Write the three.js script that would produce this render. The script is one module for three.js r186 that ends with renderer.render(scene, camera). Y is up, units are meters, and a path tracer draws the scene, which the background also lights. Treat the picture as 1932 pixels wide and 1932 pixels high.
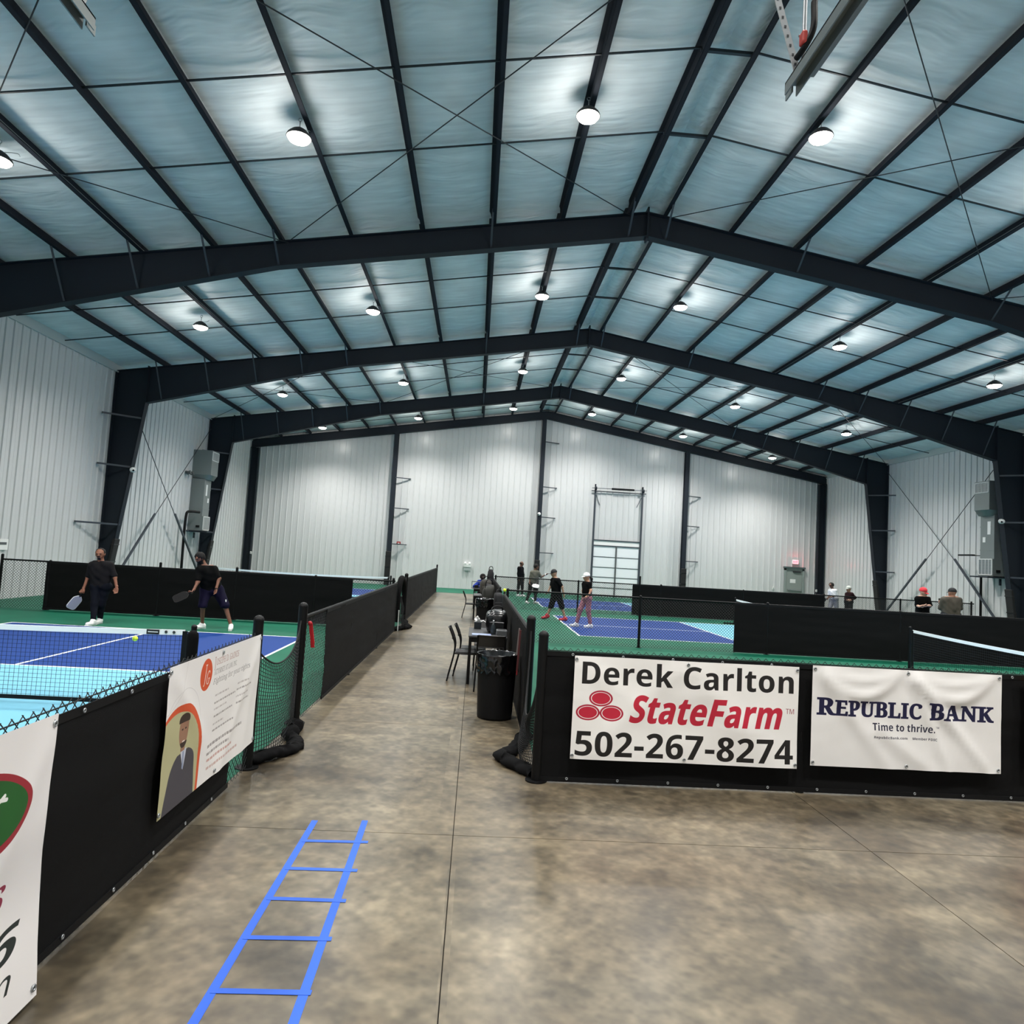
import * as THREE from 'three';
import { mergeGeometries } from 'three/addons/utils/BufferGeometryUtils.js';
import { RoundedBoxGeometry } from 'three/addons/geometries/RoundedBoxGeometry.js';
import { RectAreaLightUniformsLib } from 'three/addons/lights/RectAreaLightUniformsLib.js';

// ---------------------------------------------------------------- camera, light, exposure
// x runs across the hall, y up, depth d = -z runs from the camera down the hall (metres).
const scene = new THREE.Scene();
scene.background = new THREE.Color(0x05070a);
const camera = new THREE.PerspectiveCamera(73.92, 1, 0.05, 200);
camera.position.set(0, 1.9944, 0);
camera.rotation.set(0.0649, -0.0487, 0.0589, 'YXZ');
camera.updateMatrixWorld();
scene.add(camera);
const renderer = new THREE.WebGLRenderer({ antialias: true });
renderer.toneMapping = THREE.LinearToneMapping;
renderer.toneMappingExposure = 2.65;
renderer.shadowMap.enabled = true;
RectAreaLightUniformsLib.init();
const LAMP_POWER = 62, SPILL = 1.8, LAMP_COLOR = 0xfffcf8;
const LAMP_DEPTHS = [3.06, 11.48, 19.91, 28.34, 35.71], LAMP_OFFSETS = [-12.02, -7.09, -2.11, 2.11, 7.09, 12.02];

// ---------------------------------------------------------------- measures of the hall
const XR = 3.6, HALF = 16.52, XL = XR - HALF, XW = XR + HALF;          // ridge line, side walls
const BACK = -1.25, END = 38.66;                                       // end walls (depth)
const SLOPE = 1 / 6, RIDGE = 10.38;                                    // rafter top at the ridge
const FRAMES = [-1.16, 7.27, 15.70, 24.13, 32.55, 38.45];
const rafterTop = x => RIDGE - SLOPE * Math.abs(x - XR);
const CEIL = 0.21;                                                     // ceiling lies a purlin's depth above the rafters
const PURLINS = [0.45, 2.08, 3.7, 5.35, 7.0, 8.58, 10.12, 11.7, 13.3, 14.9];

// ---------------------------------------------------------------- helpers
let seed = 7;
const rnd = () => { seed = (seed * 1664525 + 1013904223) >>> 0; return seed / 4294967296; };
const V = (x, y, d) => new THREE.Vector3(x, y, -d);
const lerp = (a, b, t) => a + (b - a) * t;
const clamp = (v, a, b) => Math.min(b, Math.max(a, v));
const sstep = (a, b, v) => { const t = clamp((v - a) / (b - a), 0, 1); return t * t * (3 - 2 * t); };
const taken = {};
const numbered = n => { const k = taken[n] = (taken[n] ?? -1) + 1; return k ? n + '_' + String(k).padStart(3, '0') : n; };
function shade(o) { o.castShadow = true; o.receiveShadow = true; return o; }
function clean(g) {
  if (g.index) g = g.toNonIndexed();
  for (const k of Object.keys(g.attributes)) if (!['position', 'normal', 'uv'].includes(k)) g.deleteAttribute(k);
  if (!g.attributes.uv) g.setAttribute('uv', new THREE.BufferAttribute(new Float32Array(g.attributes.position.count * 2), 2));
  if (!g.attributes.normal) g.computeVertexNormals();
  return g;
}
const join = list => Array.isArray(list) ? (list.length === 1 ? list[0] : mergeGeometries(list.map(clean))) : list;
function part(name, geo, mat, parent) { const m = shade(new THREE.Mesh(join(geo), mat)); m.name = name; parent.add(m); return m; }
function tag(o, label, category, group, kind) {
  if (label) o.userData.label = label;
  if (category) o.userData.category = category;
  if (group) o.userData.group = group;
  if (kind) o.userData.kind = kind;
  return o;
}
function thing(name, label, category, pos = [0, 0, 0], turn = 0, group) {
  const o = new THREE.Group(); o.name = numbered(name); scene.add(o);
  o.position.set(pos[0], pos[1], -pos[2]); o.rotation.y = turn;
  return tag(o, label, category, group);
}
function structure(name, label) { const o = new THREE.Group(); o.name = name; scene.add(o); o.userData.kind = 'structure'; if (label) o.userData.label = label; return o; }
function single(name, geo, mat, label, category, group) {
  const m = shade(new THREE.Mesh(join(geo), mat)); m.name = numbered(name); scene.add(m); return tag(m, label, category, group);
}
const box = (w, h, d, x = 0, y = 0, z = 0) => new THREE.BoxGeometry(w, h, d).translate(x, y, z);
const rbox = (w, h, d, r, x = 0, y = 0, z = 0, s = 2) => new RoundedBoxGeometry(w, h, d, s, r).translate(x, y, z);
// box between two corners given as (x, y, depth)
const slab = (x0, x1, y0, y1, d0, d1) => box(x1 - x0, y1 - y0, d1 - d0, (x0 + x1) / 2, (y0 + y1) / 2, -(d0 + d1) / 2);
const tmpM = new THREE.Matrix4(), Yax = new THREE.Vector3(0, 1, 0);
function rod(a, b, r, n = 8, r2 = r) {
  const dir = b.clone().sub(a), L = dir.length();
  const g = new THREE.CylinderGeometry(r2, r, L, n, 1);
  g.applyQuaternion(new THREE.Quaternion().setFromUnitVectors(Yax, dir.normalize()));
  return g.translate((a.x + b.x) / 2, (a.y + b.y) / 2, (a.z + b.z) / 2);
}
// box-section bar from a to b; w across (perpendicular to up), h along up
function bar(a, b, w, h, up = Yax) {
  const z = b.clone().sub(a), L = z.length(); z.normalize();
  const x = new THREE.Vector3().crossVectors(up, z).normalize(), y = new THREE.Vector3().crossVectors(z, x);
  const g = box(w, h, L); tmpM.makeBasis(x, y, z).setPosition(a.clone().add(b).multiplyScalar(.5));
  return g.applyMatrix4(tmpM);
}
const tube = (pts, r, seg = 24, n = 7, closed = false) => new THREE.TubeGeometry(new THREE.CatmullRomCurve3(pts, closed, 'centripetal'), seg, r, n, closed);
const lathe = (pts, n = 24) => new THREE.LatheGeometry(pts.map(p => new THREE.Vector2(...p)), n);
// thin three-sided wires: list of [ax, ay, az, bx, by, bz]
function wires(list, r) {
  const pos = new Float32Array(list.length * 54), nor = new Float32Array(list.length * 54);
  let k = 0; const a = new THREE.Vector3(), b = new THREE.Vector3(), t = new THREE.Vector3(), u = new THREE.Vector3(), v = new THREE.Vector3();
  for (const l of list) {
    a.set(l[0], l[1], l[2]); b.set(l[3], l[4], l[5]); t.subVectors(b, a).normalize();
    u.set(.31, .17, .93).cross(t); if (u.lengthSq() < .01) u.set(1, 0, .2).cross(t); u.normalize(); v.crossVectors(t, u);
    const ring = [0, 1, 2].map(i => { const c = Math.cos(i * 2.0944), s = Math.sin(i * 2.0944); return [u.x * c + v.x * s, u.y * c + v.y * s, u.z * c + v.z * s]; });
    for (let i = 0; i < 3; i++) {
      const p = ring[i], q = ring[(i + 1) % 3];
      for (const [e, n] of [[a, p], [a, q], [b, q], [a, p], [b, q], [b, p]]) {
        pos[k] = e.x + n[0] * r; nor[k++] = n[0]; pos[k] = e.y + n[1] * r; nor[k++] = n[1]; pos[k] = e.z + n[2] * r; nor[k++] = n[2];
      }
    }
  }
  const g = new THREE.BufferGeometry(); g.setAttribute('position', new THREE.BufferAttribute(pos, 3)); g.setAttribute('normal', new THREE.BufferAttribute(nor, 3));
  g.setAttribute('uv', new THREE.BufferAttribute(new Float32Array(list.length * 36), 2));
  return g;
}
// sheet over (u, v) in 0..1; f(u, v) -> Vector3
function sheet(f, nu, nv, us = 1, vs = 1) {
  const pos = [], uv = [], idx = [];
  for (let j = 0; j <= nv; j++) for (let i = 0; i <= nu; i++) { const p = f(i / nu, j / nv); pos.push(p.x, p.y, p.z); uv.push(i / nu * us, j / nv * vs); }
  for (let j = 0; j < nv; j++) for (let i = 0; i < nu; i++) { const a = j * (nu + 1) + i, b = a + 1, c = a + nu + 1, d = c + 1; idx.push(a, b, d, a, d, c); }
  const g = new THREE.BufferGeometry(); g.setAttribute('position', new THREE.Float32BufferAttribute(pos, 3)); g.setAttribute('uv', new THREE.Float32BufferAttribute(uv, 2));
  g.setIndex(idx); g.computeVertexNormals(); return g;
}
// ---- value noise (tileable when a period is given)
const hash = (x, y, s) => { let h = (x * 374761393 + y * 668265263 + s * 2147483647) | 0; h = Math.imul(h ^ (h >>> 13), 1274126177); h ^= h >>> 16; return (h >>> 0) / 4294967296; };
function vnoise(x, y, s = 0, p = 0) {
  const xi = Math.floor(x), yi = Math.floor(y), fx = x - xi, fy = y - yi, w = q => p ? ((q % p) + p) % p : q;
  const ux = fx * fx * (3 - 2 * fx), uy = fy * fy * (3 - 2 * fy), x0 = w(xi), x1 = w(xi + 1), y0 = w(yi), y1 = w(yi + 1);
  return lerp(lerp(hash(x0, y0, s), hash(x1, y0, s), ux), lerp(hash(x0, y1, s), hash(x1, y1, s), ux), uy);
}
function fbm(x, y, s, oct, p = 0, gain = .5) { let a = 1, t = 0, n = 0; for (let i = 0; i < oct; i++) { t += a * vnoise(x, y, s + i, p); n += a; a *= gain; x *= 2; y *= 2; if (p) p *= 2; } return t / n; }
function texture(size, f, srgb, rep) {
  const data = new Uint8Array(size * size * 4);
  for (let y = 0, k = 0; y < size; y++) for (let x = 0; x < size; x++) { const c = f(x / size, y / size, x, y); data[k++] = clamp(c[0], 0, 255); data[k++] = clamp(c[1], 0, 255); data[k++] = clamp(c[2], 0, 255); data[k++] = 255; }
  const t = new THREE.DataTexture(data, size, size); t.wrapS = t.wrapT = THREE.RepeatWrapping; t.magFilter = THREE.LinearFilter; t.minFilter = THREE.LinearMipmapLinearFilter; t.generateMipmaps = true;
  if (srgb) t.colorSpace = THREE.SRGBColorSpace; if (rep) t.repeat.set(rep[0], rep[1]); t.needsUpdate = true; return t;
}
// ---------------------------------------------------------------- materials
const S = (color, roughness = .6, o = {}) => new THREE.MeshStandardMaterial({ color, roughness, metalness: 0, ...o });
const PH = (color, roughness, o = {}) => new THREE.MeshPhysicalMaterial({ color, roughness, ...o });
const two = { side: THREE.DoubleSide };
const concreteTex = texture(2048, (u, v) => {
  const w1 = fbm(u * 5, v * 5, 40, 3, 5) - .5, w2 = fbm(u * 5, v * 5, 46, 3, 5) - .5, x = u + .06 * w1, y = v + .06 * w2;
  const big = fbm(x * 5, y * 5, 1, 7, 5, .6), mid = fbm(x * 16, y * 16, 11, 6, 16, .62), streak = fbm(x * 10, y * 34, 91, 4, 0, .6), fine = fbm(u * 160, v * 160, 21, 2, 160);
  const dark = sstep(.42, .66, big * .62 + mid * .38), pale = sstep(.5, .66, fbm(x * 9, y * 9, 61, 6, 9, .62)), grit = sstep(.6, .75, mid) * .5;
  let r = 166, g = 151, b = 127;
  r = lerp(r, 101, dark * .8); g = lerp(g, 88, dark * .8); b = lerp(b, 70, dark * .8);
  r = lerp(r, 186, pale * .5); g = lerp(g, 175, pale * .5); b = lerp(b, 153, pale * .5);
  const m = .615 - grit * .12 + (fine - .5) * .26 + (streak - .5) * .26 + (fbm(x * 70, y * 70, 27, 4, 0, .65) - .5) * .26;
  return [r * m * 1.01, g * m, b * m * .96];
}, true);
const concreteRough = texture(512, (u, v) => { const n = fbm(u * 8, v * 8, 3, 4, 8); const c = 255 * (.26 + .3 * n); return [c, c, c]; });
const weaveBump = texture(256, (u, v, x, y) => { const c = 128 + 60 * (((x >> 1) + (y >> 1)) % 2 ? 1 : -1) * .5 + 70 * (fbm(u * 20, v * 20, 9, 2, 20) - .5); return [c, c, c]; });
const grainBump = texture(512, (u, v) => { const c = 255 * fbm(u * 64, v * 64, 33, 3, 64); return [c, c, c]; });
const blanketTex = texture(1024, (u, v) => { // faced insulation: faint streaks across the roll
  const st = fbm(u * 4, v * 70, 71, 3, 0), bl = fbm(u * 6, v * 10, 81, 3); const m = .93 + .1 * (st - .5) + .1 * (bl - .5);
  return [240 * m, 247 * m, 247 * m];
}, true);
const blanketBump = texture(1024, (u, v) => { const w = .12 * (fbm(u * 3, v * 4, 31, 2) - .5), c = 255 * (.55 * fbm(u * 3, (v + w) * 30, 51, 3) + .45 * fbm(u * 8, (v + w) * 60, 52, 2)); return [c, c, c]; });
const wornGreen = texture(512, (u, v) => { const m = .92 + .16 * (fbm(u * 10, v * 10, 14, 4, 10) - .5) + .05 * (hash(u * 512 | 0, v * 512 | 0, 3) - .5); return [8 * m, 99 * m, 74 * m]; }, true);
const M = {
  steel: PH(0x20262e, .6, { specularIntensity: .5 }), steelLight: S(0x3a4048, .5), purlin: PH(0x262a31, .85, { specularIntensity: .35 }), rodm: S(0x22272c, .5),
  concrete: PH(0xffffff, 1, { map: concreteTex, roughnessMap: concreteRough, bumpMap: grainBump, bumpScale: .0006, clearcoat: .38, clearcoatRoughness: .24 }),
  jointFill: S(0x2e2922, .9),
  green: PH(0xffffff, .6, { map: wornGreen, specularIntensity: .5 }), blue: PH(0x0a367c, .6, { specularIntensity: .5 }), kitchen: PH(0x70b0c8, .6, { specularIntensity: .5 }), line: S(0xf2f4f2, .55),
  wall: PH(0xd2d3d3, .36, { clearcoat: .3, clearcoatRoughness: .2 }), wallCore: S(0xb9bfbf, .7), trim: S(0xb6bebd, .45),
  blanket: S(0xffffff, .55, { map: blanketTex, bumpMap: blanketBump, bumpScale: .03, ...two }), deck: S(0x9aa4a8, .8),
  black: PH(0x08080a, .6, { specularIntensity: .5 }), blackGloss: S(0x0b0b0c, .3), blackMat: PH(0x09090a, .9, { specularIntensity: .3 }), pad: S(0x0a0a0b, .65),
  screen: PH(0x070708, .8, { specularIntensity: .4,  bumpMap: weaveBump, bumpScale: .002, ...two }), post: PH(0x060607, .5, { specularIntensity: .5 }), chain: S(0x080a0a, .6),
  galv: S(0xa9adaf, .38, { metalness: .8 }), chrome: S(0xd6d8d8, .22, { metalness: 1 }), white: S(0xeeeeec, .5), whitePlastic: S(0xe9eae8, .38), duct: S(0x868d8c, .45, { metalness: .5 }),
  band: S(0xf0f3f3, .7), cord: S(0x08090b, .8), tape: S(0x265dcc, .6), red: S(0xc0202a, .5), redDark: S(0x8c1b20, .5), yellowBall: S(0xd9ee3a, .55),
  bag: PH(0x08080a, .22, { clearcoat: .3, clearcoatRoughness: .3 }), cloth: S(0x131316, .85), brass: S(0xb9a878, .35, { metalness: .9 }), grey: S(0x55585a, .6), darkGrey: S(0x2a2c2e, .6),
  lens: new THREE.MeshStandardMaterial({ color: 0xffffff, roughness: .4, emissive: 0xfff6e6, emissiveIntensity: 14 }),
  exit: new THREE.MeshStandardMaterial({ color: 0xff5a66, roughness: .5, emissive: 0xff2436, emissiveIntensity: 1.6 }),
};
// ================================================================ FLOOR
const floor = structure('floor', 'polished mottled concrete slab floor with saw-cut joints');
part('slab_base', slab(XL - .3, XW + .3, -.25, -.012, BACK - .3, END + .3), M.jointFill, floor);
{
  const xs = [XL]; for (let x = -.04 - 3.05 * 4; x < XW; x += 3.05) if (x > XL + .3) xs.push(x); xs.push(XW);
  const ds = [BACK]; for (let d = 4.97 - 3.05 * 2; d < END; d += 3.05) if (d > BACK + .3) ds.push(d); ds.push(END);
  for (let i = 0; i + 1 < xs.length; i++) for (let j = 0; j + 1 < ds.length; j++) {
    const g = slab(xs[i] + .003, xs[i + 1] - .003, -.02, 0, ds[j] + .003, ds[j + 1] - .003), p = g.attributes.position, uv = g.attributes.uv;
    const ox = hash(i, j, 2) * .02;                                     // the finish runs on from slab to slab
    for (let k = 0; k < p.count; k++) uv.setXY(k, p.getX(k) / 9.3 + ox, p.getZ(k) / 9.3);
    part('slab_panel', g, M.concrete, floor);
  }
  const coat = (x0, x1, d0, d1) => { const g = slab(x0, x1, -.004, .003, d0, d1), p = g.attributes.position, uv = g.attributes.uv; for (let k = 0; k < p.count; k++) uv.setXY(k, p.getX(k) / 4, p.getZ(k) / 4); part('green_coating', g, M.green, floor); };
  coat(XL, -1.93, BACK, 34.2); coat(.7, XW, 6.3, 34.2); coat(XL, XW, 34.2, END);
}
// painted courts: local x across (6.096), local length 13.41
function court(label, x0, d0, alongX) {
  const t = thing('pickleball_court', label, 'court', [x0, 0, d0], 0, 'painted courts');
  const W = 6.096, L = 13.411, K0 = 4.572, K1 = 8.839, lw = .05;
  const R = (name, a0, a1, b0, b1, y, m) => part(name, alongX ? box(b1 - b0, .003, a1 - a0, (b0 + b1) / 2, y, -(a0 + a1) / 2) : box(a1 - a0, .003, b1 - b0, (a0 + a1) / 2, y, -(b0 + b1) / 2), m, t);
  R('service_area', 0, W, 0, K0, .0035, M.blue); R('service_area', 0, W, K1, L, .0035, M.blue); R('kitchen_area', 0, W, K0, K1, .0035, M.kitchen);
  R('sideline', 0, lw, 0, L, .0047, M.line); R('sideline', W - lw, W, 0, L, .0047, M.line);
  R('baseline', lw, W - lw, 0, lw, .0047, M.line); R('baseline', lw, W - lw, L - lw, L, .0047, M.line);
  R('kitchen_line', lw, W - lw, K0 - lw, K0, .0047, M.line); R('kitchen_line', lw, W - lw, K1, K1 + lw, .0047, M.line);
  R('centerline', W / 2 - lw / 2, W / 2 + lw / 2, lw, K0 - lw, .0047, M.line); R('centerline', W / 2 - lw / 2, W / 2 + lw / 2, K1 + lw, L - lw, .0047, M.line);
}
court('blue court with pale kitchen beside the left banners, nearest on the left', -9.62, 1.5, false);
court('blue court behind the left black windscreen, seen in a small gap', -9.62, 19.9, false);
court('blue court mostly hidden behind the two white banners on the right', 2.83, 8.15, true);
court('blue court under the walking woman in the white cap', 2.83, 18.05, true);
court('far blue court on the right nearest the end wall', 2.83, 27.95, true);

// ================================================================ WALLS
// ribbed liner panels: s runs along the wall, ribs stand 28 mm proud every third of a metre
function panelGeo(w, base, topL, topR) {
  const prof = [], n = Math.max(1, Math.round(w / .3333)), st = w / n;
  prof.push([0, 0]);
  for (let i = 0; i < n; i++) { const c = (i + .5) * st; prof.push([c - .034, 0], [c - .02, .036], [c + .02, .036], [c + .034, 0]); if (i + 1 < n) { const e = (i + 1) * st; prof.push([e - .004, 0], [e, .004], [e + .004, 0]); } }
  prof.push([w - .004, 0], [w, -.006]);
  const pos = [], nor = [];
  for (let i = 0; i + 1 < prof.length; i++) {
    const [a, p] = prof[i], [b, q] = prof[i + 1], ya = lerp(topL, topR, a / w), yb = lerp(topL, topR, b / w), L = Math.hypot(b - a, q - p), nx = -(q - p) / L, nz = (b - a) / L;
    for (const v of [[a, base, p], [b, base, q], [b, yb, q], [a, base, p], [b, yb, q], [a, ya, p]]) { pos.push(...v); nor.push(nx, 0, nz); }
  }
  const g = new THREE.BufferGeometry(); g.setAttribute('position', new THREE.Float32BufferAttribute(pos, 3)); g.setAttribute('normal', new THREE.Float32BufferAttribute(nor, 3));
  g.setAttribute('uv', new THREE.Float32BufferAttribute(new Float32Array(pos.length / 3 * 2), 2)); return g;
}
const EAVE = 7.62;
for (const side of ['left', 'right']) {
  const w = structure('wall_' + side, 'pale ribbed metal liner wall on the ' + side), x = side === 'left' ? XL : XW, sg = side === 'left' ? 1 : -1;
  part('wall_core', slab(Math.min(x - sg * .03, x - sg * .3), Math.max(x - sg * .03, x - sg * .3), -.1, 8.1, BACK - .3, END + .3), M.wallCore, w);
  const n = 40, st = (END - BACK) / n, g = panelGeo(st, 0, EAVE, EAVE);
  for (let i = 0; i < n; i++) { const m = part('wall_panel', g, M.wall, w); m.position.set(x, 0, side === 'left' ? -(BACK + i * st) : -(BACK + (i + 1) * st)); m.rotation.y = sg * Math.PI / 2; }
  // eave strut band and the trim that closes the panel tops
  const e = structure(side === 'left' ? 'trim_1' : 'trim_2', 'pale eave band along the top of the ' + side + ' wall');
  part('eave_band', slab(Math.min(x - sg * .02, x + sg * .05), Math.max(x - sg * .02, x + sg * .05), EAVE, EAVE + .34, BACK, END), M.trim, e);
  part('top_trim', slab(Math.min(x, x + sg * .075), Math.max(x, x + sg * .075), EAVE - .035, EAVE + .01, BACK, END), M.trim, e);
}
{
  const gable = (name, label, depth, face) => {
    const w = structure(name, label), n = 33, st = (XW - XL) / n, dir = face;     // face +1: looks at the camera
    const sh = new THREE.Shape([[XL - .3, -.1], [XW + .3, -.1], [XW + .3, 8.2], [XR, 10.75], [XL - .3, 8.2]].map(p => new THREE.Vector2(...p)));
    part('wall_core', new THREE.ExtrudeGeometry(sh, { depth: .27, bevelEnabled: false }).translate(0, 0, face > 0 ? -depth - .3 : -depth + .03), M.wallCore, w);
    for (let i = 0; i < n; i++) {
      const a = XL + i * st, b = a + st, t = q => rafterTop(q) + .16;
      const m = part('wall_panel', dir > 0 ? panelGeo(st, 0, t(a), t(b)) : panelGeo(st, 0, t(b), t(a)), M.wall, w);
      m.position.set(dir > 0 ? a : b, 0, -depth); m.rotation.y = dir > 0 ? 0 : Math.PI;
    }
  };
  gable('wall_end', 'pale ribbed metal end wall under the gable', END, 1);
  gable('wall_back', 'ribbed metal wall behind the camera', BACK, -1);
}

// ================================================================ CEILING: insulation blankets, purlins, bridging bars, brace rods
const ceiling = structure('ceiling', 'blue-grey faced insulation laid over dark steel purlins');
{
  for (const sg of [-1, 1]) {
    const x0 = XR, x1 = XR + sg * (HALF + .3);
    const sh = new THREE.Shape([[x0, RIDGE + CEIL + .12], [x1, rafterTop(x1) + CEIL + .12], [x1, rafterTop(x1) + CEIL + .4], [x0, RIDGE + CEIL + .4]].map(p => new THREE.Vector2(...p)));
    part('roof_deck', new THREE.ExtrudeGeometry(sh, { depth: END - BACK + .6, bevelEnabled: false }).translate(0, 0, -END - .3), M.deck, ceiling);
  }
  const blanket = (xa, xb, d0, d1, k) => part('insulation_blanket', sheet((u, v) => {
    const x = lerp(xa, xb, u), d = lerp(d0, d1, v), m = Math.sin(Math.PI * u);
    const sag = -.045 * m + .03 * m * (fbm(x * .8 + 5, d * 1.6, 3, 2) - .5) + .018 * Math.sqrt(m) * (fbm(x * .9, d * 6.5 + x * .5, 17, 2) - .5);
    const drape = -.10 * (1 - sstep(0, .7, d1 - d)) * (1 - .6 * m) * (d1 > 38 ? 1 : .35);
    return V(x, rafterTop(x) + CEIL + .03 + sag + drape, d);
  }, 10, Math.max(8, Math.round((d1 - d0) * 7)), .5, (d1 - d0) / 6), M.blanket, ceiling);
  const zs = [BACK, 7.27, 15.70, 24.13, 32.55, END];
  for (let b = 0; b + 1 < zs.length; b++) {
    const d0 = zs[b], d1 = zs[b + 1];
    blanket(XR - .45, XR, d0, d1, 0); blanket(XR, XR + .45, d0, d1, 0);
    for (const sg of [-1, 1]) {
      for (let i = 0; i < PURLINS.length; i++) {
        const a = XR + sg * PURLINS[i], c = XR + sg * (i + 1 < PURLINS.length ? PURLINS[i + 1] : HALF); blanket(sg < 0 ? c : a, sg < 0 ? a : c, d0, d1, i);
        const y = rafterTop(a) + .005, q = sg * .042;                     // Z section: web, bottom flange, top flange, lips
        const g = [slab(a - .006, a + .006, y, y + .2, d0, d1), slab(Math.min(a, a - q * 2), Math.max(a, a - q * 2), y, y + .007, d0, d1), slab(Math.min(a, a + q * 2), Math.max(a, a + q * 2), y + .194, y + .2, d0, d1),
          slab(a - q * 2 - .004, a - q * 2 + .004, y, y + .022, d0, d1)];
        part('purlin', g, M.purlin, ceiling);
        // clip that holds the purlin on the rafter
        if (b > 0) part('purlin_clip', slab(a - .012, a + .012, y, y + .17, d0 - .05, d0 + .07), M.purlin, ceiling);
      }
      // bridging bars, two in every bay, eave to ridge
      const mid = b === zs.length - 2 ? 35.6 : (d0 + d1) / 2;
      for (const o of [-1.1, 1.1]) {
        for (let i = 0; i + 1 < PURLINS.length; i++) { const a = XR + sg * PURLINS[i], c = XR + sg * PURLINS[i + 1]; part('bridging_bar', bar(V(a, rafterTop(a) + .1, mid + o), V(c, rafterTop(c) + .1, mid + o), .026, .026), M.rodm, ceiling); }
        const a = XR + sg * PURLINS[9], c = XR + sg * (HALF - .05); part('bridging_bar', bar(V(a, rafterTop(a) + .1, mid + o), V(c, rafterTop(c) + .1, mid + o), .026, .026), M.rodm, ceiling);
        if (sg > 0) part('ridge_bar', bar(V(XR - .47, RIDGE - .01, mid + o), V(XR + .47, RIDGE - .01, mid + o), .06, .05), M.rodm, ceiling);
      }
    }
  }
  // conduit that feeds each line of lamps, clipped to the purlin
  for (const o of LAMP_OFFSETS) { const x = XR + Math.sign(o) * (Math.abs(o) > 11 ? 11.7 : Math.abs(o) > 5 ? 7.0 : 2.08) - Math.sign(o) * .03; part('lamp_conduit', rod(V(x, rafterTop(x) + .07, BACK + .02), V(x, rafterTop(x) + .07, END - .1), .011, 6), M.duct, ceiling); }
  // crossed brace rods under the purlins
  for (const [d0, d1] of [[7.27, 15.70], [24.13, 32.55]]) for (const [a, b] of [[-12.8, -4.8], [-4.8, 3.2], [4.1, 12.2], [12.2, 20]]) for (const f of [0, 1]) {
    const p = f ? b : a, q = f ? a : b; part('brace_rod', rod(V(p, rafterTop(p) - .03, d0 + .05), V(q, rafterTop(q) - .03 + (f ? .03 : 0), d1 - .05), .0105, 6), M.rodm, ceiling);
  }
}

// ================================================================ STEEL FRAMES
function frame(depth, label, small) {
  const t = thing('steel_frame', label, 'frame', [0, 0, depth], 0, 'portal frames of the hall');
  const web = (pts, name) => part(name, new THREE.ExtrudeGeometry(new THREE.Shape(pts.map(p => new THREE.Vector2(...p))), { depth: .016, bevelEnabled: false }).translate(0, 0, -.008), M.steel, t);
  const fl = (name, a, b, th = .02, w = .24) => { const A = new THREE.Vector3(a[0], a[1], 0), B = new THREE.Vector3(b[0], b[1], 0); part(name, bar(A, B, w, th, new THREE.Vector3().crossVectors(new THREE.Vector3(0, 0, 1), B.clone().sub(A)).normalize()), M.steel, t); };
  for (const sg of [-1, 1]) {
    const X = dx => XR + sg * dx, o = 16.48, rt = dx => RIDGE - SLOPE * dx;
    if (small) {                                                        // end frame: light rafter and corner post
      const dep = .42; web([[X(0), rt(0)], [X(o), rt(o)], [X(o), rt(o) - dep], [X(0), rt(0) - dep]], 'rafter_web'); fl('top_flange', [X(0), rt(0)], [X(o), rt(o)]); fl('bottom_flange', [X(0), rt(0) - dep], [X(o), rt(o) - dep]);
      web([[X(o - .05), 0], [X(o - .05), rt(o) - dep], [X(o - .42), rt(o) - dep], [X(o - .42), 0]], 'corner_post_web'); fl('corner_post_flange', [X(o - .42), 0], [X(o - .42), rt(o) - dep]); fl('corner_post_flange', [X(o - .05), 0], [X(o - .05), rt(o) - dep]);
      continue;
    }
    const kx = 15.4, ky = 6.58, bx = 8.6, by = rt(8.6) - .58, ix = 16.2;
    web([[X(0), rt(0)], [X(kx + .02), rt(kx)], [X(kx), ky], [X(bx), by], [X(0), rt(0) - .58]], 'rafter_web');
    web([[X(o), 0], [X(o), rt(o)], [X(kx), rt(kx)], [X(kx), ky], [X(ix), 0]], 'column_web');
    fl('top_flange', [X(0), rt(0)], [X(o), rt(o)]); fl('bottom_flange', [X(0), rt(0) - .58], [X(bx), by]); fl('bottom_flange', [X(bx), by], [X(kx), ky]);
    fl('inner_flange', [X(kx), ky], [X(ix), 0]); fl('outer_flange', [X(o), 0], [X(o), rt(o)]);
    part('knee_plate', box(.03, rt(kx) - ky + .12, .26, X(kx), (rt(kx) + ky) / 2, 0), M.steel, t);
    part('base_plate', box(.5, .03, .32, X(16.33), .015, 0), M.steel, t);
    if (sg < 0) part('ridge_plate', box(.04, .78, .26, XR, RIDGE - .27, 0), M.steel, t);
    // angle braces from purlins down to the bottom flange, on the camera's side
    const use = sg < 0 ? [0, 2, 5, 6, 7, 8, 9] : [0, 2, 5, 6, 7, 8, 9];
    for (const i of use) { const dx = PURLINS[i], yb = dx < bx ? rt(dx) - .56 : lerp(by, ky, (dx - bx) / (kx - bx)) + .03; part('flange_brace', bar(new THREE.Vector3(X(dx), rt(dx) + .06, .72), new THREE.Vector3(X(dx), yb, .03), .045, .012), M.steelLight, t); }
    // column braces running back to the wall
    for (const y of [2.29, 4.3, 6.02]) { const xi = X(lerp(ix, kx, y / ky)); part('column_brace', bar(new THREE.Vector3(xi, y, .02), new THREE.Vector3(X(HALF - .06), y, y < 3 && sg < 0 ? 1.7 : .78), .05, .06), M.steelLight, t); }
  }
}
frame(7.27, 'dark steel portal frame just above the top of the picture');
frame(15.70, 'largest dark steel portal frame crossing the picture nearest the camera');
frame(24.13, 'second dark steel portal frame, its left column behind the bald player');
frame(32.55, 'third dark steel portal frame, its left column beside the grey air unit');
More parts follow.
